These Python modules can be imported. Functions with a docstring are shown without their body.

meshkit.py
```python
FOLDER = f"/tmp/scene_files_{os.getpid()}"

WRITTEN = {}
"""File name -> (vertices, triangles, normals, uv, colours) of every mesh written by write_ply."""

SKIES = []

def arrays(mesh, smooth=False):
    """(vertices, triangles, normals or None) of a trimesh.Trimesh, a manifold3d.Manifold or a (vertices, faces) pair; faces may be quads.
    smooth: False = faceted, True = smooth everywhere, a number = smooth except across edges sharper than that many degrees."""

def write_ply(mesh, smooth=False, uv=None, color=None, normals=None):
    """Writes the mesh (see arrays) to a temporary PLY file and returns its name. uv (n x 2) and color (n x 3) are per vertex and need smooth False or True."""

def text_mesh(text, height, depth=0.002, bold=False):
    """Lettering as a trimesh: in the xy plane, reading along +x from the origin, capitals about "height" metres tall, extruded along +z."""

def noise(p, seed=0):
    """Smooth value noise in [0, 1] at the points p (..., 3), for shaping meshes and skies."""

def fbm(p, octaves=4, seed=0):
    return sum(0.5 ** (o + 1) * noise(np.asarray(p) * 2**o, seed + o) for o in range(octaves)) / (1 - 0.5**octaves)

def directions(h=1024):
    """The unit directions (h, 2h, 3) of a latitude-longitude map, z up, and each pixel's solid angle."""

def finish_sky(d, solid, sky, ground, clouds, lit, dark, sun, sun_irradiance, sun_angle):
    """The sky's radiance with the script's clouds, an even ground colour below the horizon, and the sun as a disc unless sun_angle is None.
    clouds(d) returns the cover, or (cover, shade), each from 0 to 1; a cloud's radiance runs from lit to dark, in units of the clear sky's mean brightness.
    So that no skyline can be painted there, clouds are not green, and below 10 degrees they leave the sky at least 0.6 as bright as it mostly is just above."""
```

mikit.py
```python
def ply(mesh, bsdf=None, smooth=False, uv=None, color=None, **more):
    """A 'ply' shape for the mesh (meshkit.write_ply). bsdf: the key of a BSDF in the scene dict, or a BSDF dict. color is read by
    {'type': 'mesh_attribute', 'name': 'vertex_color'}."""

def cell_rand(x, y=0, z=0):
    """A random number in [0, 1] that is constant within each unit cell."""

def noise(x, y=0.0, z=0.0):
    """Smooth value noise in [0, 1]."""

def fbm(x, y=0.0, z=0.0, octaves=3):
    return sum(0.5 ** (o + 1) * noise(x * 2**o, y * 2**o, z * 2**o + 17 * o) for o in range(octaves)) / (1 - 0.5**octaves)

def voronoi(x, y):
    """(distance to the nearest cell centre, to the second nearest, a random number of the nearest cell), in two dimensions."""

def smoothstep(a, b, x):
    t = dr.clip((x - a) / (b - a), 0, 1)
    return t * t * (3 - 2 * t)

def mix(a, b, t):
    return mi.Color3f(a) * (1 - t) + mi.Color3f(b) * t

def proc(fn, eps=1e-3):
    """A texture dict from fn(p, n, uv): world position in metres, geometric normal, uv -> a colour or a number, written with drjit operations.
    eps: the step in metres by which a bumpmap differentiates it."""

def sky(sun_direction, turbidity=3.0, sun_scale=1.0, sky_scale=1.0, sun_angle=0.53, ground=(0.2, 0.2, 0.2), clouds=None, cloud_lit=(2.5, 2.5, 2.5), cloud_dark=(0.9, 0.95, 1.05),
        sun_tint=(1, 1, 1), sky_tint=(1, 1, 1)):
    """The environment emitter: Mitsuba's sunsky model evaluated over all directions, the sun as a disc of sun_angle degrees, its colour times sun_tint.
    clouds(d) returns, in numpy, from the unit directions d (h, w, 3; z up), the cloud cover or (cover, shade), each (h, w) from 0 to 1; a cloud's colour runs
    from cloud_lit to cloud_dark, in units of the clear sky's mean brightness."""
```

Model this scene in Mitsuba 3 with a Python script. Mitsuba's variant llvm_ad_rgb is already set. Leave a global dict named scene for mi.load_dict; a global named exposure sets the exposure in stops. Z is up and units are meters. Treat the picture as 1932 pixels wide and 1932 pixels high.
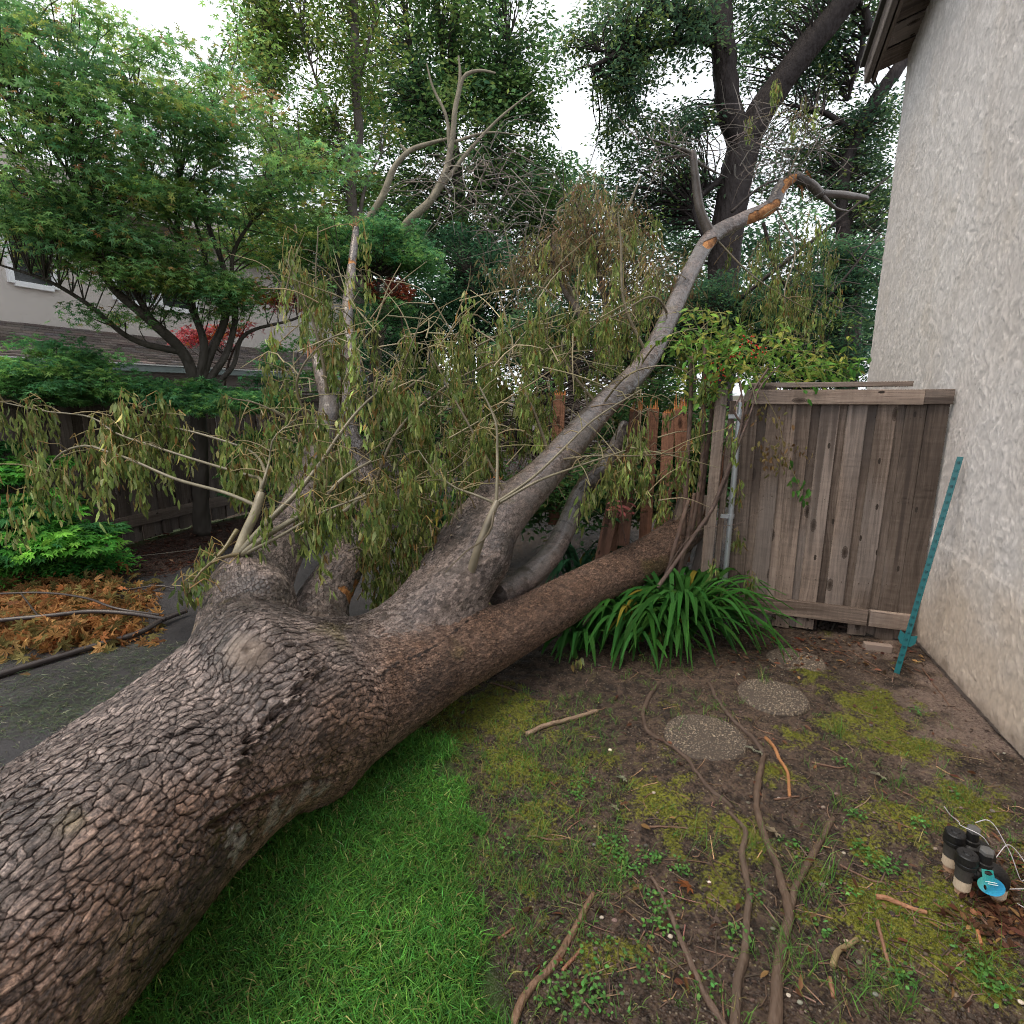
import math, numpy as np, trimesh, mitsuba as mi, mikit, meshkit, drjit as dr
from scipy.interpolate import RegularGridInterpolator
from scipy.spatial import cKDTree
from mikit import noise as N3, fbm as F3, voronoi, smoothstep, mix, proc

T = mi.ScalarTransform4f
scene, labels = {}, {}

# ---------------------------------------------------------------- camera, sky, exposure
EYE, PITCH, FOV = np.array([0.0, 0.0, 1.75]), math.radians(11.8), 85.0
FWD = np.array([0.0, math.cos(PITCH), -math.sin(PITCH)])
UPV = np.array([0.0, math.sin(PITCH), math.cos(PITCH)])
scene['camera'] = {'type': 'perspective', 'fov': FOV, 'fov_axis': 'x', 'near_clip': 0.05, 'far_clip': 1500.0,
                   'to_world': T().look_at(origin=EYE.tolist(), target=(EYE + FWD).tolist(), up=[0, 0, 1])}


def overcast(d):
    n = meshkit.fbm(d * np.array([3.0, 3.0, 6.0]), 4, 5)
    return np.ones(d.shape[:2]), np.clip((n - 0.35) * 1.6, 0, 1)


scene['sky'] = mikit.sky([-0.35, -0.25, 0.9], turbidity=3, sun_scale=0.22, sun_angle=28, clouds=overcast,
                         cloud_lit=(2.5, 2.55, 2.65), cloud_dark=(1.75, 1.85, 2.02), ground=(0.10, 0.10, 0.08))
exposure = 2.85

# ---------------------------------------------------------------- helpers
F = 966.0 / math.tan(math.radians(FOV / 2))
U = np.array([0.303, 0.953, 0.0])       # along the house wall and the left fence (away from the camera)
NR = np.array([0.953, -0.303, 0.0])     # across, towards the house on the right
Z = np.array([0.0, 0.0, 1.0])


def nu(n, u, z=0.0):
    return NR * n + U * u + Z * z


def ray(x, y):
    return FWD + np.array([(x - 966) / F, 0, 0]) - UPV * ((y - 966) / F)


def at(x, y, Y):                        # the point seen at (x, y) that stands Y metres in front
    r = ray(x, y)
    return EYE + r * (Y / r[1])


def gp(x, y, z=0.0):                    # the point of height z seen there
    r = ray(x, y)
    return EYE + r * ((z - EYE[2]) / r[2])


def rng(seed):
    return np.random.default_rng(seed)


def unit(v):
    v = np.asarray(v, float)
    return v / np.maximum(np.linalg.norm(v, axis=-1, keepdims=True), 1e-12)


class MB:
    def __init__(self):
        self.v, self.f, self.c, self.u, self.n = [], [], [], [], 0

    def add(self, v, f, c=None, uv=None):
        v, f = np.asarray(v, float), np.asarray(f, int)
        if f.shape[1] == 4:
            f = np.vstack([f[:, [0, 1, 2]], f[:, [0, 2, 3]]])
        self.v.append(v)
        self.f.append(f + self.n)
        self.n += len(v)
        if c is not None:
            self.c.append(np.broadcast_to(np.asarray(c, float), (len(v), 3)))
        if uv is not None:
            self.u.append(np.broadcast_to(np.asarray(uv, float), (len(v), 2)))
        return self

    def put(self, key, bsdf, smooth=False, **more):
        if not self.v:
            return
        V, Fc = np.vstack(self.v), np.vstack(self.f)
        uv, col = np.vstack(self.u) if self.u else None, np.vstack(self.c) if self.c else None
        if smooth in (True, False):
            scene[key] = mikit.ply((V, Fc), bsdf, smooth, uv=uv, color=col, **more)
            return
        v2, f2, nn = meshkit.arrays((V, Fc), smooth)            # smooth up to an angle, keeping the colours
        i = cKDTree(V).query(v2)[1]
        name = meshkit.write_ply((v2, f2), False, uv=None if uv is None else uv[i], color=None if col is None else col[i], normals=nn)
        scene[key] = {'type': 'ply', 'filename': name, 'face_normals': False, 'bsdf': {'type': 'ref', 'id': bsdf}, **more}


USED = {}


def key(name, parent=None):
    full = f'{parent}__{name}' if parent else name
    k = USED.get(full, 0)
    USED[full] = k + 1
    return full if k == 0 else f'{full}_{k:03d}'


def thing(name, label, category, group=None):
    k = key(name)
    labels[k] = {'label': label, 'category': category}
    if group:
        labels[k]['group'] = group
    return k


def spline(pts, rad, step):
    pts, rad = np.asarray(pts, float), np.broadcast_to(np.asarray(rad, float), (len(pts),))
    t = np.r_[0, np.cumsum(np.linalg.norm(np.diff(pts, axis=0), axis=1))]
    n = max(2, int(math.ceil(t[-1] / step)) + 1)
    s = np.linspace(0, t[-1], n)
    if len(pts) == 2:
        p = pts[0] + (pts[1] - pts[0]) * (s / t[-1])[:, None]
    else:
        m = np.gradient(pts, t, axis=0)
        i = np.clip(np.searchsorted(t, s, side='right') - 1, 0, len(t) - 2)
        h = (t[i + 1] - t[i])[:, None]
        x = ((s - t[i])[:, None]) / h
        p = (2 * x**3 - 3 * x**2 + 1) * pts[i] + (x**3 - 2 * x**2 + x) * h * m[i] + (-2 * x**3 + 3 * x**2) * pts[i + 1] + (x**3 - x**2) * h * m[i + 1]
    return p, np.interp(s, t, rad), s


def frames(p):
    t = unit(np.gradient(p, axis=0))
    a = np.zeros_like(t)
    r = np.array([0, 0, 1.0]) if abs(t[0, 2]) < 0.9 else np.array([1.0, 0, 0])
    for i in range(len(t)):
        r = r - t[i] * (r @ t[i])
        r /= np.linalg.norm(r) + 1e-12
        a[i] = r
    return t, a, np.cross(t, a)


def tube(pts, rad, sides=6, step=0.1, jit=0.0, seed=0, cap=True):
    p, r, s = spline(pts, rad, step)
    t, a, b = frames(p)
    g = np.arange(sides) * 2 * math.pi / sides
    rr = np.repeat(r[:, None], sides, 1)
    if jit:
        ang = np.stack([np.repeat((s * 6)[:, None], sides, 1), np.repeat(np.cos(g)[None] * 1.3, len(s), 0), np.repeat(np.sin(g)[None] * 1.3, len(s), 0)], -1)
        rr = rr * (1 + jit * (meshkit.fbm(ang + seed * 3.7, 3, seed) - 0.5) * 2)
    v = p[:, None] + rr[..., None] * (np.cos(g)[None, :, None] * a[:, None] + np.sin(g)[None, :, None] * b[:, None])
    i, j = np.meshgrid(np.arange(len(p) - 1), np.arange(sides), indexing='ij')
    q = np.stack([i * sides + j, i * sides + (j + 1) % sides, (i + 1) * sides + (j + 1) % sides, (i + 1) * sides + j], -1).reshape(-1, 4)
    f = np.vstack([q[:, [0, 1, 2]], q[:, [0, 2, 3]]])
    v = v.reshape(-1, 3)
    if cap:
        n0 = len(v)
        v = np.vstack([v, p[:1], p[-1:]])
        k = np.arange(sides)
        f = np.vstack([f, np.stack([k * 0 + n0, (k + 1) % sides, k], 1), np.stack([k * 0 + n0 + 1, k + (len(p) - 1) * sides, (k + 1) % sides + (len(p) - 1) * sides], 1)])
    return v, f


def box(c, hx, hy, hz, ax=(1, 0, 0), ay=(0, 1, 0), az=(0, 0, 1), ch=0.0):
    """A box with its long edges (along az) chamfered by ch."""
    ax, ay, az = (np.asarray(v, float) for v in (ax, ay, az))
    if ch <= 0:
        o = [(-hx, -hy), (hx, -hy), (hx, hy), (-hx, hy)]
    else:
        o = [(-hx + ch, -hy), (hx - ch, -hy), (hx, -hy + ch), (hx, hy - ch), (hx - ch, hy), (-hx + ch, hy), (-hx, hy - ch), (-hx, -hy + ch)]
    o, k = np.array(o), len(o)
    lo = np.asarray(c) + o[:, :1] * ax + o[:, 1:] * ay - hz * az
    v = np.vstack([lo, lo + 2 * hz * az])
    f = []
    for i in range(k):
        j = (i + 1) % k
        f += [[i, j, j + k], [i, j + k, i + k]]
    for i in range(1, k - 1):
        f += [[0, i + 1, i], [k, k + i, k + i + 1]]
    loc = np.vstack([np.c_[o, np.full(k, -hz)], np.c_[o, np.full(k, hz)]])
    return v, np.array(f), loc


def faceted(v, f, loc=None):            # split the vertices so that every face has its own
    return v[f].reshape(-1, 3), np.arange(len(f) * 3).reshape(-1, 3), None if loc is None else loc[f].reshape(-1, loc.shape[1])


# leaf templates: x along the leaf, y across, z off its face
def _diamond():
    return np.array([[0, 0, 0], [0.45, 0.5, 0.1], [1, 0, 0], [0.45, -0.5, 0.1]]), np.array([[0, 2, 1], [0, 3, 2]])


def _lance():
    v = [[0, 0, 0], [0.3, 0.45, 0.05], [0.3, -0.45, 0.05], [0.68, 0.38, 0.0], [0.68, -0.38, 0.0], [1, 0, -0.12], [0.33, 0, -0.03], [0.7, 0, -0.06]]
    return np.array(v), np.array([[0, 6, 1], [0, 2, 6], [1, 6, 7], [1, 7, 3], [6, 2, 4], [6, 4, 7], [3, 7, 5], [7, 4, 5]])


def _lance4():
    v = [[0, 0, 0], [0.35, 0.5, 0.06], [0.35, -0.5, 0.06], [0.72, 0.36, 0.0], [0.72, -0.36, 0.0], [1, 0, -0.12]]
    return np.array(v), np.array([[0, 2, 1], [1, 2, 4], [1, 4, 3], [3, 4, 5]])


def _palm(n=5, spread=72):
    v, f = [[0.12, 0, 0.0]], []
    for k, a in enumerate(np.radians(np.linspace(-spread * 1.5, spread * 1.5, n))):
        ln = 1.0 - 0.42 * abs(a) / math.radians(spread * 1.5)
        c, s = math.cos(a), math.sin(a)
        i = len(v)
        for x, y, z in ((0.5 * ln, 0.13, 0.03), (ln, 0, -0.1), (0.5 * ln, -0.13, 0.03)):
            v.append([0.12 + x * c - y * s, x * s + y * c, z])
        f += [[0, i + 1, i], [0, i + 2, i + 1]]
    return np.array(v), np.array(f)


def _star(n=5, spread=62):
    v, f = [], []
    for a in np.radians(np.linspace(-spread * 1.5, spread * 1.5, n)):
        ln = 1.0 - 0.42 * abs(a) / math.radians(spread * 1.5)
        c, s, i = math.cos(a), math.sin(a), len(v)
        for x, y, z in ((0.10, 0.14, 0.02), (ln, 0, -0.1), (0.10, -0.14, 0.02)):
            v.append([0.1 + x * c - y * s, x * s + y * c, z])
        f.append([i, i + 2, i + 1])
    return np.array(v), np.array(f)


STAR = _star()
DIAMOND, LANCE, LANCE4, PALM, PALM7 = _diamond(), _lance(), _lance4(), _palm(5, 62), _palm(7, 78)


def leaves(mb, tpl, pos, tip, up, L, W, col):
    """One leaf per row: pos, the direction of its tip, roughly the side its face looks to, length, width, colour."""
    tv, tf = tpl
    x = unit(tip)
    y = unit(np.cross(up, x) + 1e-9)
    z = np.cross(x, y)
    n = len(pos)
    L, W = np.broadcast_to(L, (n,)), np.broadcast_to(W, (n,))
    v = pos[:, None] + (tv[None, :, :1] * L[:, None, None]) * x[:, None] + (tv[None, :, 1:2] * W[:, None, None]) * y[:, None] + (tv[None, :, 2:] * L[:, None, None]) * z[:, None]
    f = tf[None] + (np.arange(n) * len(tv))[:, None, None]
    c = np.repeat(np.broadcast_to(col, (n, 3)), len(tv), 0)
    mb.add(v.reshape(-1, 3), f.reshape(-1, 3), c)


def sph(r, n):
    return unit(r.normal(size=(n, 3)))


def tint(r, n, base, var=0.25, hue=0.15, alt=None, share=0.0):
    c = np.asarray(base)[None] * np.exp(r.normal(0, var, (n, 1))) * np.exp(r.normal(0, hue, (n, 3)) * np.array([1, 0.35, 0.8]))
    if alt is not None:
        m = r.random(n) < share
        c[m] = np.asarray(alt)[None] * np.exp(r.normal(0, var, (m.sum(), 1)))
    return np.clip(c, 0.004, 0.8)


# ---------------------------------------------------------------- materials
def two(b):
    return {'type': 'twosided', 'bsdf': b}


def rgb(*c):
    return {'type': 'rgb', 'value': list(c)}


VC = {'type': 'mesh_attribute', 'name': 'vertex_color'}
scene['leaf_mat'] = {'type': 'principledthin', 'base_color': VC, 'roughness': 0.38, 'diff_trans': 1.0, 'spec_trans': 0.0, 'eta': 1.4}
scene['gloss_leaf_mat'] = {'type': 'principledthin', 'base_color': VC, 'roughness': 0.22, 'diff_trans': 0.8, 'spec_trans': 0.0, 'eta': 1.5}
scene['matte_mat'] = two({'type': 'principled', 'base_color': VC, 'roughness': 0.75, 'specular': 0.35})
scene['wet_mat'] = two({'type': 'principled', 'base_color': VC, 'roughness': 0.35, 'specular': 0.5})
scene['metal_mat'] = two({'type': 'principled', 'base_color': VC, 'roughness': 0.42, 'metallic': 0.75})

# ---------------------------------------------------------------- the ground
def gpl(pts):
    return np.array([gp(x, y)[:2] for x, y in pts])


def inside(poly, xy):                   # signed distance to a polygon, negative inside
    d, odd = np.full(len(xy), 1e9), np.zeros(len(xy), bool)
    for a, b in zip(poly, np.roll(poly, -1, 0)):
        e, w = b - a, xy - a
        q = w - np.clip((w @ e) / (e @ e), 0, 1)[:, None] * e
        d = np.minimum(d, (q**2).sum(1))
        c1, c2, c3 = xy[:, 1] >= a[1], xy[:, 1] < b[1], e[0] * w[:, 1] > e[1] * w[:, 0]
        odd ^= (c1 & c2 & c3) | (~c1 & ~c2 & ~c3)
    return np.where(odd, -1, 1) * np.sqrt(d)


LAWN = gpl([(700, 1395), (800, 1385), (850, 1425), (874, 1500), (885, 1570), (888, 1650), (905, 1740), (935, 1820), (955, 1880), (985, 1940), (1060, 2150), (900, 2600), (-600, 2600), (-500, 2000), (250, 1600), (560, 1420)])
DRIVE = gpl([(-250, 1750), (-250, 1210), (60, 1160), (215, 1098), (330, 1085), (430, 1035), (560, 1000), (690, 985), (760, 1040), (660, 1200), (560, 1420), (250, 1600), (-500, 2000)])
BED = gpl([(-300, 1230), (-300, 1060), (200, 1030), (440, 975), (620, 925), (760, 960), (760, 1040), (690, 985), (560, 1000), (430, 1035), (330, 1085), (215, 1098), (60, 1160)])
MOSS = [(850, 1400, .4, .7), (1050, 1400, .35, .6), (1180, 1480, .3, .55), (1000, 1560, .35, .6), (1290, 1600, .3, .5), (930, 1350, .35, .8), (900, 1450, .3, .6), (1000, 1480, .35, .8), (1120, 1450, .25, .7), (1250, 1530, .25, .8), (1150, 1560, .22, .7), (1060, 1600, .2, .5), (1650, 1335, .22, 1.2), (1590, 1365, .18, .9), (1500, 1395, .16, .9), (1710, 1405, .16, 1.1),
        (1510, 1270, .15, .8), (1470, 1470, .16, .7), (1670, 1545, .18, 1.0), (1640, 1600, .14, .8), (1790, 1780, .2, 1.1), (1700, 1740, .2, 1.1), (1760, 1700, .15, 1.1), (1810, 1505, .16, .9), (1400, 1560, .15, .7), (1350, 1640, .2, .6),
        (1720, 1880, .2, .7), (1530, 1640, .12, .8), (1500, 1820, .12, .4), (1290, 1890, .15, .3), (1180, 1680, .2, .4), (1440, 1610, .12, .7), (1820, 1650, .1, .6), (1660, 1800, .14, .9), (1555, 1740, .1, .6)]


def moss_mask(xy):
    p = np.c_[xy, xy[:, :1] * 0]
    w = np.zeros(len(xy))
    for x, y, r, k in MOSS:
        c = gp(x, y)[:2]
        w = np.maximum(w, k * np.exp(-((xy - c)**2).sum(1) / (r * r)))
    n = meshkit.fbm(p * 5.5, 4, 3) * .6 + meshkit.fbm(p * 17, 3, 8) * .4
    return np.clip((n + 0.44 * w - 0.63) * 3.4, 0, 1)


def ground_z(xy):
    p = np.c_[xy, xy[:, :1] * 0]
    near = np.clip((6.5 - np.abs(xy[:, 1] - 2.6)) / 2, 0, 1) * np.clip((6 - np.abs(xy[:, 0])) / 2, 0, 1)
    h = (meshkit.fbm(p * 1.7, 3, 1) - .5) * .05 + (meshkit.fbm(p * 9, 3, 2) - .5) * .022 + (meshkit.fbm(p * 34, 3, 4) - .5) * .012
    h = h * near + 0.008 * moss_mask(xy) * near
    drive = np.clip(-inside(DRIVE, xy) / .12, 0, 1)
    return h * (1 - drive) - 0.03 * drive - .05 * (1 - near)


def lines(a, b, step, far):
    o = a - np.cumsum(.03 * 1.28 ** np.arange(36))
    o2 = b + np.cumsum(.03 * 1.28 ** np.arange(36))
    return np.r_[o[o > -far][::-1], np.arange(a, b, step), o2[o2 < far]]


gx, gy = lines(-2.3, 3.4, .019, 260), lines(.55, 4.9, .019, 260)
GX, GY = np.meshgrid(gx, gy, indexing='ij')
gxy = np.c_[GX.ravel(), GY.ravel()]
gz = ground_z(gxy)
lawn_d, bed_d = inside(LAWN, gxy), inside(BED, gxy)
i, j = np.meshgrid(np.arange(len(gx) - 1), np.arange(len(gy) - 1), indexing='ij')
q = np.stack([i * len(gy) + j, (i + 1) * len(gy) + j, (i + 1) * len(gy) + j + 1, i * len(gy) + j + 1], -1).reshape(-1, 4)
kind = np.clip(.5 - lawn_d / .1, 0, 1) + 2 * np.clip(.5 - bed_d / .2, 0, 1)
scene['soil_mat'] = None


def soil_color(p, n, uv):
    f1, f2 = F3(p.x * 26, p.y * 26, p.z * 26), F3(p.x * 120, p.y * 120, 0.0)
    wet = F3(p.x * 2.3, p.y * 2.3, 4.0)
    c = mix(mi.Color3f(.013, .0085, .0065), mi.Color3f(.085, .057, .043), smoothstep(.28, .78, f1 * .5 + f2 * .5))
    c = c * (.55 + .9 * wet)
    dry = smoothstep(.9, 1.5, p.x * .953 - p.y * .303) * smoothstep(.38, .62, F3(p.x * 5, p.y * 5, 9.0))
    c = mix(c, mi.Color3f(.19, .140, .120) * (.25 + 1.4 * f2), dry * .60)
    v = voronoi(p.x * 95, p.y * 95)
    bit = (v[2] > .95) & (v[0] < .30)
    c = dr.select(bit, mi.Color3f(.17, .14, .11) * (.5 + v[2] * .6), c)
    m = smoothstep(.15, .85, uv.x + (f2 - .5) * 1.1)
    mc = mix(mi.Color3f(.055, .058, .012), mi.Color3f(.150, .155, .020), smoothstep(.2, .8, f2)) * (.7 + .6 * wet)
    c = mix(c, mc, m)
    bed = smoothstep(1.3, 1.8, uv.y)
    c = mix(c, mix(mi.Color3f(.018, .011, .009), mi.Color3f(.085, .045, .034), smoothstep(.45, .75, f2)), bed)
    lawn = smoothstep(.3, .8, uv.y) * (1 - bed)
    return mix(c, mi.Color3f(.030, .050, .014) * (.6 + .8 * f1), lawn)


def soil_bump(p, n, uv):
    return F3(p.x * 60, p.y * 60, p.z * 60, octaves=4) + .5 * N3(p.x * 300, p.y * 300, 0.0)


scene['soil_mat'] = two({'type': 'bumpmap', 'arbitrary': proc(soil_bump, 2e-3), 'scale': .014,
                         'bsdf': {'type': 'principled', 'base_color': proc(soil_color), 'roughness': .48, 'specular': .35}})
MB().add(np.c_[gxy, gz], q, uv=np.c_[moss_mask(gxy), kind]).put('ground', 'soil_mat', smooth=True)
labels['ground'] = {'label': 'dark wet bare soil patched with yellow green moss', 'kind': 'structure'}


def gh(xy):                             # ground height under points
    return ground_z(np.atleast_2d(xy))


# driveway of wet dark asphalt
def asphalt_color(p, n, uv):
    f = F3(p.x * 3, p.y * 3, 0.0)
    s = voronoi(p.x * 130, p.y * 130)
    c = mix(mi.Color3f(.018, .017, .019), mi.Color3f(.046, .043, .047), smoothstep(.3, .75, f) * .6 + .4 * s[2])
    return c


def asphalt_rough(p, n, uv):
    return .38 + .35 * smoothstep(.35, .65, F3(p.x * 2.2, p.y * 2.2, 5.0))


def asphalt_bump(p, n, uv):
    return voronoi(p.x * 130, p.y * 130)[0] + .4 * F3(p.x * 40, p.y * 40)


scene['asphalt_mat'] = two({'type': 'bumpmap', 'arbitrary': proc(asphalt_bump, 1e-3), 'scale': .0022,
                            'bsdf': {'type': 'principled', 'base_color': proc(asphalt_color), 'roughness': proc(asphalt_rough), 'specular': .5}})
from shapely.geometry import Polygon as SPoly
dv, df = trimesh.creation.triangulate_polygon(SPoly(DRIVE).buffer(.05).buffer(0), engine='earcut')
MB().add(np.c_[dv, np.full(len(dv), .004)], df).put('driveway', 'asphalt_mat')
labels['driveway'] = {'label': 'wet dark asphalt strewn with grass clippings', 'kind': 'structure'}


def blades(mb, pos, h, w, lean, col, r):
    """Grass blades: two bent quads and a tip."""
    n = len(pos)
    a = r.random(n) * 2 * math.pi
    side = np.c_[np.cos(a), np.sin(a), np.zeros(n)] * (w / 2)[:, None]
    l = np.c_[np.cos(a + 1.57 + r.normal(0, .5, n)), np.sin(a + 1.57), np.zeros(n)] * (lean * h)[:, None]
    m = pos + np.array([0, 0, 1.0]) * (h * .6)[:, None] + l * .35
    t = pos + np.array([0, 0, 1.0]) * (h * np.sqrt(np.clip(1 - .45 * lean**2, .15, 1)))[:, None] + l
    v = np.stack([pos - side, pos + side, m - side * .8, m + side * .8, t], 1).reshape(-1, 3)
    f = np.array([[0, 1, 3], [0, 3, 2], [2, 3, 4]])[None] + (np.arange(n) * 5)[:, None, None]
    mb.add(v, f.reshape(-1, 3), np.repeat(col, 5, 0))


# lawn
r = rng(11)
lo, hi = np.array([-1.45, .62]), np.array([.55, 2.75])
xy = lo + (hi - lo) * r.random((110000, 2))
sd = inside(LAWN, xy)
nz = meshkit.fbm(np.c_[xy * 6, xy[:, 0] * 0], 3, 21)
vis = (sd < -.02 + (nz - .5) * .30)
xy, nz = xy[vis], nz[vis]
xy = xy[r.random(len(xy)) < np.clip(.55 + nz, .4, 1)]
n = len(xy)
patch = meshkit.fbm(np.c_[xy * 2.3, xy[:, 0] * 0], 3, 31)
col = tint(r, n, (.120, .305, .064), .38, .18, (.40, .37, .16), .06) * (.5 + 1.0 * patch)[:, None]
mb = MB()
blades(mb, np.c_[xy, gh(xy) - .004], r.uniform(.03, .075, n) * (.75 + .5 * patch), r.uniform(.0026, .0052, n), r.uniform(.35, 1.5, n), col, r)
mb.put('lawn_grass', 'leaf_mat')
labels['lawn_grass'] = {'label': 'lush short green lawn beneath the fallen trunk', 'category': 'grass', 'kind': 'stuff'}

# sparse grass in the soil and moss
mb = MB()
xy = np.c_[r.uniform(-.6, 2.6, 4200), r.uniform(.7, 3.6, 4200)]
mm = moss_mask(xy)
nz = meshkit.fbm(np.c_[xy * 2.1, xy[:, 0] * 0], 3, 77)
keep = (inside(LAWN, xy) > 0) & (r.random(len(xy)) < np.clip(.10 + .35 * mm + (nz - .5) * 1.6, .02, .9)) & (xy @ NR[:2] < 1.5) & (xy @ U[:2] < 3.6)
tufts = xy[keep]
edge = np.c_[r.uniform(-.9, .6, 5000), r.uniform(.7, 3.0, 5000)]
ed = inside(LAWN, edge)
edge = edge[(ed > -.03) & (r.random(len(edge)) < np.exp(-ed / .10))]
left = np.array([gp(x, y)[:2] for x, y in zip(r.uniform(800, 1180, 1100), r.uniform(1310, 1700, 1100))])
left = left[r.random(len(left)) < .75]
pts, hs = [], []
for c, k in [(t, r.integers(3, 12)) for t in tufts] + [(t, r.integers(1, 5)) for t in edge] + [(t, r.integers(3, 9)) for t in left]:
    pts.append(c + r.normal(0, .012, (k, 2)))
    hs.append(r.uniform(.015, .05, k) * r.uniform(.6, 1.5))
big = [(1440, 1290), (1560, 1655), (1505, 1660), (1515, 1835), (1485, 1795), (1470, 1840), (1085, 1640), (1000, 1760), (1100, 1740), (1580, 1380), (1430, 1600), (1580, 1520), (1690, 1480), (1700, 1900), (1600, 1890), (1330, 1600), (1860, 1830), (1640, 1870), (1525, 1700), (1550, 1590)]
for x, y in big:
    k = 26
    pts.append(gp(x, y)[:2] + r.normal(0, .022, (k, 2)))
    hs.append(r.uniform(.05, .13, k))
pts, hs = np.vstack(pts), np.concatenate(hs)
n = len(pts)
blades(mb, np.c_[pts, gh(pts) - .002], hs, r.uniform(.0015, .0032, n), r.uniform(.5, 1.5, n), tint(r, n, (.12, .25, .06), .3, .15, (.34, .30, .13), .14), r)
mb.put('sparse_grass', 'leaf_mat')
labels['sparse_grass'] = {'label': 'thin scattered grass tufts on the mossy bare soil', 'category': 'grass', 'kind': 'stuff'}

# moss: dense tiny stems
mb = MB()
xy = np.c_[r.uniform(-.9, 2.6, 330000), r.uniform(.75, 3.9, 330000)]
mm = moss_mask(xy)
keep = (mm > .22) & (inside(LAWN, xy) > 0) & (r.random(len(xy)) < mm * np.clip(2.2 / xy[:, 1], .4, 1)) & (xy @ NR[:2] < 1.58)
xy = xy[keep]
n = len(xy)
tpl3 = (np.array([[0, .5, 0], [0, -.5, 0], [1, 0, 0.0]]), np.array([[0, 1, 2]]))
d3 = unit(np.c_[r.normal(0, .7, (n, 2)), np.ones(n)])
leaves(mb, tpl3, np.c_[xy, gh(xy) - .001], d3, sph(r, n), r.uniform(.005, .014, n), r.uniform(.002, .004, n), tint(r, n, (.165, .175, .026), .3, .12, (.08, .14, .03), .2))
mb.put('moss', 'leaf_mat')
labels['moss'] = {'label': 'low cushions of yellow green moss on the soil', 'category': 'moss', 'kind': 'stuff'}

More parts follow.
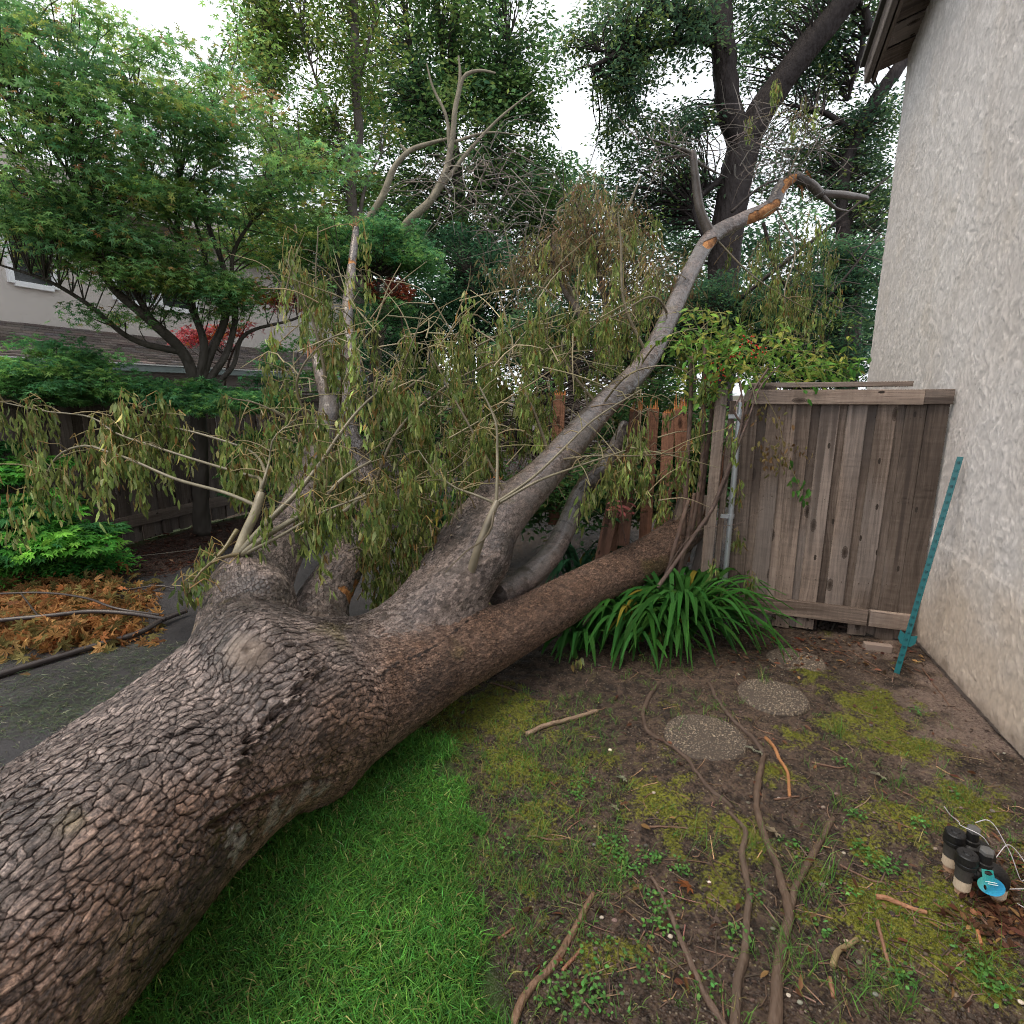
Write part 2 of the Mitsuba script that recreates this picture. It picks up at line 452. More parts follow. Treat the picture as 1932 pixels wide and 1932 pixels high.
# small weeds and clover
mb = MB()
for x, y, k, s in [(1105, 1478, 60, .07), (1090, 1500, 50, .05), (1160, 1600, 130, .08), (1185, 1640, 120, .09), (1235, 1620, 60, .05), (1280, 1640, 60, .06), (1240, 1745, 90, .08), (1250, 1700, 50, .07), (1040, 1850, 120, .12), (1090, 1900, 120, .12), (1130, 1870, 60, .1),
                   (1610, 1545, 60, .05), (1625, 1600, 60, .05), (1680, 1640, 90, .08), (1650, 1630, 60, .06), (1730, 1560, 50, .05), (1700, 1845, 80, .07), (1855, 1850, 80, .08), (1880, 1870, 60, .06), (1590, 1440, 40, .06), (1730, 1345, 50, .05), (1800, 1500, 30, .04), (1550, 1760, 40, .06), (1390, 1770, 40, .06), (950, 1600, 25, .1),
                   (1120, 1780, 60, .1), (1490, 1600, 40, .06), (1600, 1690, 40, .06), (1330, 1870, 50, .1), (1420, 1700, 30, .06), (1210, 1830, 60, .1)]:
    c = gp(x, y)[:2]
    k = int(k * .55)
    p = c + r.normal(0, s * .42, (k, 2))
    a = r.random(k) * 6.28
    hgt = r.uniform(.005, .028, k)
    leaves(mb, LANCE4, np.c_[p, gh(p) + hgt], np.c_[np.cos(a), np.sin(a), r.normal(.1, .3, k)], np.array([0, 0, 1.0]) + sph(r, k) * .35, r.uniform(.009, .020, k), r.uniform(.007, .014, k), tint(r, k, (.12, .28, .075), .3, .14))
    blades(mb, np.c_[p, gh(p)], hgt + .004, np.full(k, .0014), r.uniform(.1, .4, k), tint(r, k, (.08, .17, .05), .2), r)
mb.put('weeds', 'leaf_mat')
labels['weeds'] = {'label': 'low bright green clover and weeds in the soil', 'category': 'weeds', 'kind': 'stuff'}

# grass clippings on the asphalt
mb = MB()
xy = np.array([gp(x, y)[:2] for x, y in zip(r.uniform(-60, 420, 15000), r.uniform(1215, 1620, 15000))])
w = meshkit.fbm(np.c_[xy * 2.0, xy[:, 0] * 0], 3, 5)
xy = xy[(inside(DRIVE, xy) < -.03) & (r.random(len(xy)) < np.clip((w - .30) * 3.2, .05, 1))]
n = len(xy)
a = r.normal(.6, .9, n)
leaves(mb, LANCE4, np.c_[xy, np.full(n, .008) + r.random(n) * .006], np.c_[np.cos(a), np.sin(a), r.normal(0, .06, n)], np.array([0, 0, 1.0]) + sph(r, n) * .15, r.uniform(.03, .08, n), r.uniform(.002, .0038, n), tint(r, n, (.120, .160, .095), .35, .12, (.42, .40, .30), .06))
mb.put('grass_clippings', 'leaf_mat')
labels['grass_clippings'] = {'label': 'wet grey green grass clippings lying on the asphalt', 'category': 'grass clippings', 'kind': 'stuff'}


# ---------------------------------------------------------------- weathered wood for the fences (uv: metres across + 10 x the board's number, metres along)
def wood_parts(uv):
    k = dr.floor(uv.x / 10 + .5)
    return k, uv.x - 10 * k, uv.y + k * 3.17


def wood_color(p, n, uv):
    k, x, y = wood_parts(uv)
    wob = (N3(x * 7, y * 2.2, k) - .5) * .06
    g = F3((x + wob) * 120, y * 3.4, k * 1.7, octaves=4) * .75 + .25 * N3(x * 260, y * 14, k)
    big = F3(x * 9, y * .9, k * 2.3)
    tone = mikit.cell_rand(k, 3, 1)
    saw = .90 + .10 * smoothstep(.3, .6, N3(x * 10, y * 75, k)) 
    c = mix(mi.Color3f(.100, .074, .060), mi.Color3f(.250, .196, .164), smoothstep(.25, .75, g * .6 + big * .4))
    c = c * (.58 + .72 * tone) * (.70 + .6 * big) * saw
    c = mix(c, mi.Color3f(.20, .175, .165) * (.6 + .8 * g), smoothstep(.5, .75, N3(x * 5, y * 1.3, k + 40)) * .5)
    v = voronoi(x * 6.5 + k * 7.7, y * 2.6)
    kn = (v[2] > .80) & (v[0] < .13)
    kn2 = (v[2] < .30) & (v[0] < .055)
    c = dr.select(kn2, mi.Color3f(.035, .026, .021), c)
    c = dr.select(kn, mix(mi.Color3f(.035, .024, .018), c * .7, smoothstep(.02, .12, v[0]) * (.6 + .4 * dr.sin(v[0] * 210))), c)
    streak = smoothstep(.56, .74, N3(x * 30, y * .8, k + 11)) * smoothstep(.35, .7, N3(x * 3, y * 1.1, k))
    c = mix(c, mi.Color3f(.045, .034, .030), streak * .7)
    old = dr.select(k > 99, .74, 1.0)
    c = dr.select((k > 29) & (k < 45), c * mi.Color3f(1.15, .72, .55), c)
    return c * old


def wood_bump(p, n, uv):
    k, x, y = wood_parts(uv)
    wob = (N3(x * 7, y * 2.2, k) - .5) * .06
    return F3((x + wob) * 110, y * 2.6, k * 1.7, octaves=4) + .4 * smoothstep(.35, .6, N3(x * 12, y * 55, k)) + .3 * N3(x * 400, y * 60, k)


scene['wood_mat'] = two({'type': 'bumpmap', 'arbitrary': proc(wood_bump, 1e-3), 'scale': .0030,
                         'bsdf': {'type': 'principled', 'base_color': proc(wood_color), 'roughness': .72, 'specular': .3}})


def board(k, number, c, hx, hy, hz, ax, ay, az=(0, 0, 1), ch=.004, bsdf='wood_mat', warp=0.0, cut=None):
    """One plank; cut(loc) may move the corners of its lower end."""
    v, f, loc = box(c, hx, hy, hz, ax, ay, az, ch)
    if cut is not None:
        v = v + cut(loc)[:, None] * np.asarray(az, float)
    if warp:
        v = v + np.asarray(ay, float) * (warp * (loc[:, 2:] / hz))
    v, f, loc = faceted(v, f, loc)
    along, across = (2, 0)
    MB().add(v, f, uv=np.c_[loc[:, across] + loc[:, 1] * .9 + 10 * number, loc[:, along]]).put(k, bsdf)


def fence_run(t, u_or_n, board_line, first, count, pitch, wide, z0, z1, number, r, out):
    """Board on board: every second plank stands behind its neighbours. board_line(s, back) gives a plank's foot."""
    ax, ay = out
    for i in range(count):
        s = first + pitch * i
        back = i % 2
        zz0, zz1 = z0 + r.uniform(-.012, .012), z1 + r.uniform(-.006, .006)
        c = board_line(s, .024 * back) + Z * (zz0 + zz1) / 2
        w = wide if not back else wide * .9
        lean = r.normal(0, .004)
        az = unit(Z + ax * lean)
        board(key('board', t), number + i, c, w / 2, .0095, (zz1 - zz0) / 2, ax, ay, az, .003, warp=r.normal(0, .003))


# the fence panel between the post and the stucco wall
r = rng(5)
t = thing('wooden_fence', 'weathered grey brown plank fence panel between metal post and stucco wall', 'fence')
UF = 4.45
fz = {3: 0.0}
for i in range(15):
    s = .355 + .0862 * i
    back = i % 2
    z0 = .02 + r.uniform(-.015, .012)
    if i in (7, 8, 9):
        z0 = (.10, .16, .13)[i - 7]
    if i == 14:
        continue
    w = .118 if not back else .105
    c = nu(s + .04, UF + .024 * back, (z0 + 1.72) / 2)
    board(key('board', t), i, c, w / 2, .0095, (1.72 - z0) / 2, NR, U, unit(Z + NR * r.normal(0, .003)), .003, warp=r.normal(0, .003),
          cut=(lambda loc, a=r.normal(0, .15): np.where(loc[:, 2] < 0, loc[:, 0] * a, 0)))
board(key('board', t), 15, nu(1.552, UF - .002, .93), .062, .0095, .79, NR, U, Z, .003)
board(key('rail', t), 16, nu(.90, UF - .030, 1.738), .05, .018, .55, Z, U, NR, .004)
board(key('rail', t), 17, nu(1.535, UF - .026, 1.742), .048, .018, .082, Z, U, NR, .004)
board(key('cap', t), 18, nu(.88, UF + .03, 1.822), .07, .017, .50, U, Z, unit(NR + Z * .006), .004)
board(key('cap', t), 19, nu(.47, UF - .028, 1.80), .02, .016, .08, Z, U, unit(NR - Z * .03), .004)
board(key('bottom_rail', t), 20, nu(.78, UF - .030, .185), .062, .018, .52, Z, U, unit(NR - Z * .028), .004)
board(key('bottom_rail', t), 21, nu(1.45, UF - .027, .165), .060, .018, .135, Z, U, unit(NR - Z * .02), .004)
nails = MB()
for i in range(14):
    for z_ in (1.60, 1.02, .42):
        for dx_ in (-.03, .03):
            sph_ = trimesh.creation.icosphere(1, .0032)
            nails.add(sph_.vertices * np.array([1, .6, 1]) + nu(.395 + .0862 * i + dx_, UF + .024 * (i % 2) - .0100, z_ + r.normal(0, .006)), sph_.faces, (.05, .032, .025))
nails.put(key('nails', t), 'matte_mat')
labels[t + '__nails'] = {'label': 'rusty nail heads', 'kind': 'stuff'}
shade_fill = MB()  # near-black slivers, added behind the hole so it looks shaded
for q_ in range(260):
    az_ = unit(r.normal(size=3))
    ax_ = unit(np.cross(az_, [.31, .52, .8]))
    v, f, _ = box(nu(r.uniform(.75, 1.2), UF + r.uniform(.035, .30), r.uniform(-.01, .16)), r.uniform(.004, .012), r.uniform(.004, .010), r.uniform(.03, .11), ax_, np.cross(az_, ax_), az_)
    shade_fill.add(*faceted(v, f)[:2], tint(r, 1, (.022, .015, .012), .4, .08)[0])
shade_fill.put('hole_shade_fill', 'matte_mat')
labels['hole_shade_fill'] = {'label': 'near black slivers added behind the fence hole to stand in for its shade', 'category': 'shade_filler', 'kind': 'stuff'}
# posts
t = thing('fence_post', 'grey splitting wooden fence post left of the metal pole', 'post')
board(key('post', t), 22, nu(.185, UF + .02, .86), .040, .045, .90, NR, U, unit(Z + NR * .012), .006, cut=lambda loc: np.where(loc[:, 2] > 0, loc[:, 0] * .5 + .03, 0))
board(key('side_board', t), 23, nu(.262, UF + .05, .84), .022, .016, .87, NR, U, unit(Z + NR * .02), .003)
t = thing('metal_pole', 'galvanised round steel pole clamped at the fence edge', 'pole')
v, f = tube([nu(.318, UF - .035, .1), nu(.322, UF - .035, .8), nu(.33, UF - .035, 1.70)], .021, 14, .3)
MB().add(v, f, (.42, .46, .50)).put(key('pipe', t), 'metal_mat', smooth=40)
for zc in (1.60, .86, .28):
    v, f = tube([nu(.323, UF - .035, zc - .016), nu(.323, UF - .035, zc + .016)], .027, 14, .1)
    MB().add(v, f, (.45, .48, .52)).put(key('clamp', t), 'metal_mat', smooth=40)
    v, f, _ = box(nu(.28, UF - .05, zc), .03, .008, .014, NR, U, Z, .002)
    MB().add(*faceted(v, f)[:2], (.40, .43, .46)).put(key('bracket', t), 'metal_mat')

# planks broken loose by the tree
orange = (.42, .16, .055)


def torn(k, foot, top, w, number, seed, r):
    """A leaning, split plank with a splintered upper end of fresh orange wood (a part of it)."""
    az = unit(top - foot)
    ln = np.linalg.norm(top - foot)
    ax = unit(NR - az * (NR @ az))
    ay = np.cross(az, ax)
    board(k, number, (foot + top) / 2, w / 2, .011, ln / 2, ax, ay, az, .003)
    m = MB()
    rr = rng(seed)
    n = 9
    x = np.linspace(-w / 2, w / 2, n)
    hh = np.abs(rr.normal(.05, .045, n)) + .012
    for a in range(n - 1):
        x0, x1 = x[a], x[a + 1] - .0006
        hm = hh[a]
        pts = [top + ax * q0 + ay * q1 + az * q2 for q0, q1, q2 in ((x0, -.0112, -.01), (x1, -.0112, -.01), (x1, .0112, -.01), (x0, .0112, -.01), (x0 + .002, -.004, hm * .7), ((x0 + x1) / 2, .003, hm))]
        m.add(np.array(pts), np.array([[0, 1, 5], [0, 5, 4], [1, 2, 5], [2, 3, 5], [3, 4, 5], [3, 0, 4]]), tint(rr, 6, orange, .25, .08))
    m.put(k + '__splinters' if '__' in k else key('splinters', k), 'matte_mat')


t = thing('broken_fence', 'collapsed fence planks with torn orange ends behind the fallen limbs', 'fence')
for i, (x0, y0, x1, y1, Y, w) in enumerate([(1175, 1030, 1200, 775, 4.95, .11), (1215, 1040, 1232, 772, 5.0, .11), (1250, 1030, 1262, 780, 4.98, .11), (1290, 1060, 1284, 772, 4.9, .11), (1045, 990, 1056, 745, 5.5, .12),
                                            (1130, 1080, 1168, 900, 4.8, .12), (1270, 1110, 1330, 950, 4.55, .07), (1235, 1000, 1300, 840, 4.7, .035), (1330, 1040, 1384, 780, 4.62, .03), (1150, 1060, 1176, 860, 5.05, .11)]):
    torn(key('plank', t), at(x0, y0, Y), at(x1, y1, Y + .12), w, 30 + i, 60 + i, r)
for i, (x0, y0, x1, y1, Y) in enumerate([(1245, 1095, 1300, 890, 4.5), (1275, 1100, 1330, 935, 4.5), (1262, 1115, 1290, 1000, 4.45), (1305, 1110, 1330, 1000, 4.5)]):
    board(key('plank', t), 45 + i, (at(x0, y0, Y) + at(x1, y1, Y + .1)) / 2, .035, .009, np.linalg.norm(at(x0, y0, Y) - at(x1, y1, Y + .1)) / 2, NR, U, unit(at(x1, y1, Y + .1) - at(x0, y0, Y)), .003)

# the old dark fence on the left
t = thing('dark_fence', 'long old dark brown plank fence behind the green maple', 'fence')
NL = -6.40
for i in range(92):
    s = 2.2 + .132 * i
    back = i % 2
    z0, z1 = .0 + r.uniform(-.02, .015), 1.72 + r.uniform(-.01, .01)
    board(key('board', t), 100 + i, nu(NL - .024 * back, s, (z0 + z1) / 2), .072 if not back else .066, .0095, (z1 - z0) / 2, U, NR, unit(Z + U * r.normal(0, .004)), .003, warp=r.normal(0, .004))
for k in range(5):
    board(key('rail', t), 200 + k, nu(NL + .03, 3.4 + 2.42 * k, 1.70), .06, .018, 1.208, Z, NR, U, .004)
    board(key('bottom_rail', t), 210 + k, nu(NL + .03, 3.4 + 2.42 * k, .26), .07, .018, 1.208, Z, NR, U, .004)
    board(key('cap', t), 220 + k, nu(NL, 3.4 + 2.42 * k, 1.80), .075, .017, 1.208, NR, Z, U, .004)


# ---------------------------------------------------------------- the stucco house on the right
def stucco_bump(p, n, uv):
    a, b = p.y * 1.05 + p.x * .2, p.z
    return F3(a * 150, b * 150, 3.0) + .6 * smoothstep(.48, .55, F3(a * 60, b * 34, 8.0, octaves=2))


def stucco_np(u, z):                     # trowelled relief: flat scraped patches with sharp lower edges
    P = lambda a, b, c: np.stack([a, b, np.full_like(a, c)], -1)
    w1, w2 = meshkit.noise(P(u * 9, z * 9, 2.0)) - .5, meshkit.noise(P(u * 9, z * 9, 7.0)) - .5
    q1, q2 = u + z * .22 + w1 * .06, z - u * .25 + w2 * .07
    h1 = meshkit.fbm(P(q1 * 40, q2 * 16, 0.5), 2, 3)
    h2 = meshkit.fbm(P(q1 * 30 + 40, q2 * 22, 4.5), 2, 9)
    h3 = meshkit.fbm(P(u * 5, z * 5, 9.5), 2, 4)
    s1, s2 = np.clip((h1 - .50) / .035, 0, 1), np.clip((h2 - .53) / .035, 0, 1)
    return .0026 * s1 * (.5 + h3) + .0024 * s2


def stucco_color(p, n, uv):
    f = F3(p.y * 2.2, p.z * 1.4, 1.0)
    c = mix(mi.Color3f(.585, .548, .525), mi.Color3f(.63, .60, .585), smoothstep(.3, .7, f))
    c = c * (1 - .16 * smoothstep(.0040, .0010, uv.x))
    low = smoothstep(.95, .15, p.z + (F3(p.y * 3, p.z * 3, 6.0) - .5) * .7)
    c = mix(c, mi.Color3f(.48, .375, .275), low * .62)
    st = smoothstep(.58, .78, F3(p.y * 5, p.z * 3, 9.0))
    c = mix(c, mi.Color3f(.50, .43, .35), st * .18)
    foot = smoothstep(.16, .02, p.z + (N3(p.y * 14, p.z * 14, 2.0) - .5) * .12)
    return mix(c, mi.Color3f(.16, .12, .095), foot * .55) * (.9 + .2 * N3(p.y * 60, p.z * 60, 0.0))


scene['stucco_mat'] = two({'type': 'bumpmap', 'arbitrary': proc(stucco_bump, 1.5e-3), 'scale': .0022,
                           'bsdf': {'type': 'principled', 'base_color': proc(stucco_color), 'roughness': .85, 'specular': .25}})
house = thing('stucco_house', 'beige house with rough stucco wall and timber eaves', 'house')
NW, UC, ZE, RISE = 1.63, 6.5, 4.70, .42


def prism(prof, n0, n1):                # a profile of (u, z) pushed from n0 to n1
    k = len(prof)
    v = np.array([nu(n0, a, b) for a, b in prof] + [nu(n1, a, b) for a, b in prof])
    f = [[i, (i + 1) % k, (i + 1) % k + k] for i in range(k)] + [[i, (i + 1) % k + k, i + k] for i in range(k)]
    f += [[0, i + 1, i] for i in range(1, k - 1)] + [[k, k + i, k + i + 1] for i in range(1, k - 1)]
    return faceted(v, np.array(f))[:2]


def rake(u):                            # height of the roof's underside at the wall
    return ZE + RISE * (UC - u)


v, f = prism([(UC - .003, .035), (UC - .003, ZE), (-3.5, rake(-3.5)), (-3.5, .035)], NW + .012, NW + 6)
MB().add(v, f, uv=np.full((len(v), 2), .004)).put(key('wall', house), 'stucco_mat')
us, ts = np.arange(2.0, UC + .001, .0095), np.linspace(0, 1, 430)
Ug, Tg = np.meshgrid(us, ts, indexing='ij')
Zg = .035 + Tg * (np.minimum(rake(Ug), 5.0) - .035)
Hg = stucco_np(Ug, Zg)
seam = np.clip((Zg - .775) / .006, 0, 1)
Ng = NW + .004 - Hg - .004 * (1 - seam) + .012 * np.clip((Ug - UC + .02) / .02, 0, 1) ** 2
vv = (NR * Ng[..., None] + U * Ug[..., None] + Z * Zg[..., None]).reshape(-1, 3)
i, j = np.meshgrid(np.arange(len(us) - 1), np.arange(len(ts) - 1), indexing='ij')
m_ = len(ts)
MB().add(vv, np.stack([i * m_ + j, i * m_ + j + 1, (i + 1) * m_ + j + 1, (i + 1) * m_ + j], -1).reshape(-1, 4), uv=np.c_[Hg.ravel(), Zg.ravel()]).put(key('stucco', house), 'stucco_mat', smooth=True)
v, f, loc = box(nu(NW + .45 + .006, 1.6, -.03), .44, 4.88, .055, NR, U, Z, 0)
MB().add(*faceted(v, f)[:2], (.20, .165, .14)).put(key('foundation', house), 'matte_mat')
DROP, OUT = .10, .30
dirR = unit(-U + Z * RISE)


def eave(n, u, dz=0.0):
    return nu(n, u, rake(u) + dz - DROP * (NW - n) / OUT)


k = 0
u = UC + .03
while u > .5:                            # soffit planks, wall to fascia
    w = .20
    a, b = eave(NW + .02, u - w / 2, .012), eave(NW - OUT + .03, u - w / 2, .012)
    ax = unit(b - a)
    board(key('soffit_board', house), 60 + k, (a + b) / 2, w / 2 - .003, .009, np.linalg.norm(b - a) / 2, unit(np.cross(ax, np.cross(dirR, ax))), unit(np.cross(dirR, ax)), ax, .004)
    u -= w
    k += 1
for off, lo_, th, num in ((0, .0, .022, 90), (.05, .06, .014, 91)):
    a, b = eave(NW - OUT + off, UC + .03, .03 - lo_ * .4), eave(NW - OUT + off, -2.5, .03 - lo_ * .4)
    board(key('fascia', house), num, (a + b) / 2, .095, th, np.linalg.norm(b - a) / 2, unit(np.cross(unit(b - a), NR)), NR, unit(b - a), .004)
a, b = eave(NW - OUT - .06, UC + .06, .14), eave(NW - OUT - .06, -2.5, .14)
v = np.array([a, b, b + NR * 6.6 + Z * .9, a + NR * 6.6 + Z * .9])
v = np.vstack([v, v + Z * .05])
MB().add(*faceted(v, np.array([[0, 1, 2], [0, 2, 3], [4, 6, 5], [4, 7, 6], [0, 4, 5], [0, 5, 1], [1, 5, 6], [1, 6, 2], [2, 6, 7], [2, 7, 3], [3, 7, 4], [3, 4, 0]]))[:2], (.07, .065, .06)).put(key('roof', house), 'matte_mat')

# ---------------------------------------------------------------- the neighbour's house, far left
nb = thing('neighbour_house', 'pale stucco house with white framed windows beyond the dark fence', 'house')
NE, NWL = -9.3, -11.2
MB().add(*prism([(24, 2.2), (24, 5.4), (1, 5.4), (1, 2.2)], NWL, NWL - 6), (.50, .46, .43)).put(key('wall', nb), 'matte_mat')
MB().add(*prism([(24.2, 0), (24.2, 2.12), (1, 2.12), (1, 0)], NE - .5, NE - 1), (.36, .33, .31)).put(key('lower_wall', nb), 'matte_mat')  # wall colour again, darkened to carry the shade below the eave
m = MB()
rr = rng(3)
rows = 13
for a in range(rows):                    # shingle courses, each lapping the one below
    n0, n1 = NE + .12 - (NE + .12 - NWL) * a / rows, NE + .12 - (NE + .12 - NWL) * (a + 1.25) / rows
    z0, z1 = 2.24 + .75 * a / rows, 2.24 + .75 * (a + 1.25) / rows - .03
    u0 = 1 + rr.random() * .3
    while u0 < 24:
        w = rr.uniform(.22, .36)
        dz = rr.uniform(0, .008)
        v = np.array([nu(n0, u0, z0 + .03 + dz), nu(n0, u0 + w - .006, z0 + .03 + dz), nu(n1, u0 + w - .006, z1 + .012), nu(n1, u0, z1 + .012), nu(n0, u0, z0), nu(n0, u0 + w - .006, z0)])
        m.add(v, np.array([[0, 2, 1], [0, 3, 2], [0, 1, 5], [0, 5, 4]]), tint(rr, 1, (.15, .125, .115), .22, .05)[0])
        u0 += w
m.put(key('shingles', nb), 'matte_mat')
labels['neighbour_house__shingles'] = {'label': 'grey brown lapped roof shingles', 'kind': 'stuff'}
v, f, _ = box(nu(NE + .17, 12.5, 2.21), .06, 11.6, .055, NR, U, Z, 0)
MB().add(*faceted(v, f)[:2], (.22, .27, .27)).put(key('gutter', nb), 'matte_mat')
v, f, _ = box(nu(NE + .18, 12.5, 2.272), .075, 11.6, .009, NR, U, Z, 0)
MB().add(*faceted(v, f)[:2], (.72, .72, .72)).put(key('gutter_lip', nb), 'matte_mat')
for off in (0, ):
    v = np.array([nu(NWL + .5, 1, 5.25), nu(NWL + .5, 24.4, 5.25), nu(NWL - 3, 24.4, 6.8), nu(NWL - 3, 1, 6.8)])
    v = np.vstack([v, v + Z * .09])
    MB().add(*faceted(v, np.array([[0, 1, 2], [0, 2, 3], [4, 6, 5], [4, 7, 6], [0, 4, 5], [0, 5, 1], [1, 5, 6], [1, 6, 2], [2, 6, 7], [2, 7, 3], [3, 7, 4], [3, 4, 0]]))[:2], (.12, .105, .10)).put(key('upper_roof', nb), 'matte_mat')
scene['window_glass'] = {'type': 'thindielectric'}


def on_wall(x, y, n):                    # where the ray through (x, y) meets the plane n
    d = ray(x, y)
    tt = (n - EYE @ NR) / (d @ NR)
    p = EYE + d * tt
    return p @ U, p[2]


scene['dark_glass'] = {'type': 'principled', 'base_color': rgb(.012, .014, .016), 'roughness': .08, 'specular': .6}
for (x0, x1, ys) in ((22, 104, 545), (218, 290, 574), (303, 372, 590)):
    u0, zs = on_wall(x0, ys, NWL)
    u1, _ = on_wall(x1, ys, NWL)
    zs = 3.63
    w = key('window', nb)
    zt = zs + 1.05
    for (cu, cz, hu, hz) in ((u0, (zs + zt) / 2, .045, (zt - zs) / 2), (u1, (zs + zt) / 2, .045, (zt - zs) / 2), ((u0 + u1) / 2, zs, (u1 - u0) / 2 - .047, .045), ((u0 + u1) / 2, zt, (u1 - u0) / 2 - .047, .045)):
        v, f, _ = box(nu(NWL + .02, cu, cz), .035, hu, hz, NR, U, Z, 0)
        MB().add(*faceted(v, f)[:2], (.75, .76, .78)).put(key('frame', w), 'matte_mat')
    v, f, _ = box(nu(NWL + .006, (u0 + u1) / 2, (zs + zt) / 2), .004, (u1 - u0) / 2 - .04, (zt - zs) / 2 - .04, NR, U, Z, 0)
    MB().add(*faceted(v, f)[:2]).put(key('pane', w), 'dark_glass')

# ---------------------------------------------------------------- the fallen tree
ft = thing('fallen_tree', 'huge fallen tree with cracked wet bark lying across the garden', 'fallen tree')
LIMB = {
    'trunk': ([(-1.75, -.9, .42), (-1.50, .1, .42), tuple(at(43, 1738, 1.20)), tuple(at(305, 1500, 1.66)), tuple(at(500, 1345, 2.12)), tuple(at(605, 1300, 2.42)), tuple(at(680, 1270, 2.6)), tuple(at(720, 1250, 2.75))], [.40, .375, .36, .37, .39, .33, .25, .16]),
    'left': ([tuple(at(480, 1330, 2.2)), tuple(at(468, 1200, 2.5)), tuple(at(470, 1120, 2.72)), tuple(at(505, 1062, 2.95)), tuple(at(545, 1005, 3.25)), tuple(at(580, 925, 3.6)), tuple(at(602, 850, 3.9)), tuple(at(622, 765, 4.25)), tuple(at(606, 705, 4.5)), tuple(at(594, 670, 4.6))], [.26, .235, .20, .165, .135, .112, .095, .075, .055, .03]),
    'back': ([tuple(at(600, 1260, 2.6)), tuple(at(605, 1150, 3.0)), tuple(at(650, 1062, 3.4)), tuple(at(692, 965, 3.9)), tuple(at(676, 880, 4.35)), tuple(at(648, 790, 4.7)), tuple(at(668, 700, 5.3)), tuple(at(655, 610, 5.8)), tuple(at(662, 520, 6.3)), tuple(at(672, 430, 6.7))], [.20, .15, .125, .115, .105, .085, .070, .060, .050, .035]),
    'middle': ([tuple(at(620, 1315, 2.4)), tuple(at(765, 1200, 2.8)), tuple(at(875, 1095, 3.15)), tuple(at(945, 985, 3.6)), tuple(at(1040, 880, 4.1)), tuple(at(1130, 776, 4.7)), tuple(at(1222, 678, 5.35)), tuple(at(1264, 597, 5.8)), tuple(at(1310, 500, 6.3)), tuple(at(1345, 445, 6.6)), tuple(at(1402, 414, 6.8)), tuple(at(1458, 385, 7.0)), tuple(at(1478, 348, 7.1)), tuple(at(1505, 332, 7.15))],
               [.24, .195, .165, .150, .124, .108, .096, .090, .085, .084, .078, .080, .070, .04]),
    'stub': ([tuple(at(720, 1240, 2.7)), tuple(at(815, 1120, 3.15)), tuple(at(880, 1010, 3.55)), tuple(at(925, 945, 3.85)), tuple(at(938, 925, 3.95))], [.17, .165, .155, .13, .11]),
    'lower': ([tuple(at(560, 1370, 2.15)), tuple(at(690, 1318, 2.4)), tuple(at(850, 1243, 2.8)), tuple(at(1000, 1170, 3.35)), tuple(at(1130, 1098, 3.9)), tuple(at(1235, 1045, 4.35)), tuple(at(1312, 985, 4.75))], [.30, .255, .190, .166, .158, .165, .145]),
}
BUMPS = [(at(500, 1120, 2.62), .125), (at(460, 1220, 2.28), .19), (at(470, 1235, 2.02), .17), (at(930, 1060, 3.25), .12), (at(600, 1425, 2.16), .19)]
SEGS = {}
for nm, (p_, r_) in LIMB.items():
    q_, rr_, _ = spline(p_, r_, .16)
    SEGS[nm] = (q_, rr_)


def limb_sdf(nm, x):
    q_, rr_ = SEGS[nm]
    best = np.full(len(x), 1e9)
    for a, b, ra, rb in zip(q_[:-1], q_[1:], rr_[:-1], rr_[1:]):
        e = b - a
        h = np.clip(((x - a) @ e) / (e @ e), 0, 1)
        best = np.minimum(best, np.linalg.norm(x - a - h[:, None] * e, axis=1) - (ra + h * (rb - ra)))
    return best


def tree_sdf(x, k=.03):
    ds = [limb_sdf(nm, x) for nm in LIMB] + [np.linalg.norm(x - c, axis=1) - rad for c, rad in BUMPS]
    ds = np.stack(ds, 0)
    m = ds.min(0)
    return m - k * np.log(np.exp(-(ds - m) / k).sum(0))


def np_rand(x, y, z):                    # mikit.cell_rand in numpy
    x, y, z = ((np.floor(v).astype(np.int64) + 1000000) & 0xFFFFFFFF for v in (x, y, z))
    h = (x * 374761393 + y * 668265263 + z * 2147483647) & 0xFFFFFFFF
    h = ((h ^ (h >> 13)) * 1274126177) & 0xFFFFFFFF
    return ((h ^ (h >> 16)) & 0xFFFFFF) / 16777215.0


JX, JY = 1.0, .50


def plates_np(x, y):
    """Blocky bark plates: (edge distance, the plate's random number, offsets from its centre)."""
    f1, f2 = np.full(x.shape, 9.0), np.full(x.shape, 9.0)
    rid, ox, oy = (np.zeros(x.shape) for _ in range(3))
    for a in (-1, 0, 1):
        for b in (-1, 0, 1):
            cx, cy = np.floor(x) + a, np.floor(y) + b
            dx = x - (cx + .5 + JX * (np_rand(cx, cy, x * 0 + 1) - .5))
            dy = y - (cy + .5 + JY * (np_rand(cx, cy, x * 0 + 2) - .5))
            d = np.maximum(np.abs(dx), np.abs(dy)) * .7 + .3 * np.hypot(dx, dy)
            near = d < f1
            f2 = np.where(near, f1, np.minimum(f2, d))
            rid, ox, oy = np.where(near, np_rand(cx, cy, x * 0 + 3), rid), np.where(near, dx, ox), np.where(near, dy, oy)
            f1 = np.minimum(f1, d)
    return f2 - f1, rid, ox, oy


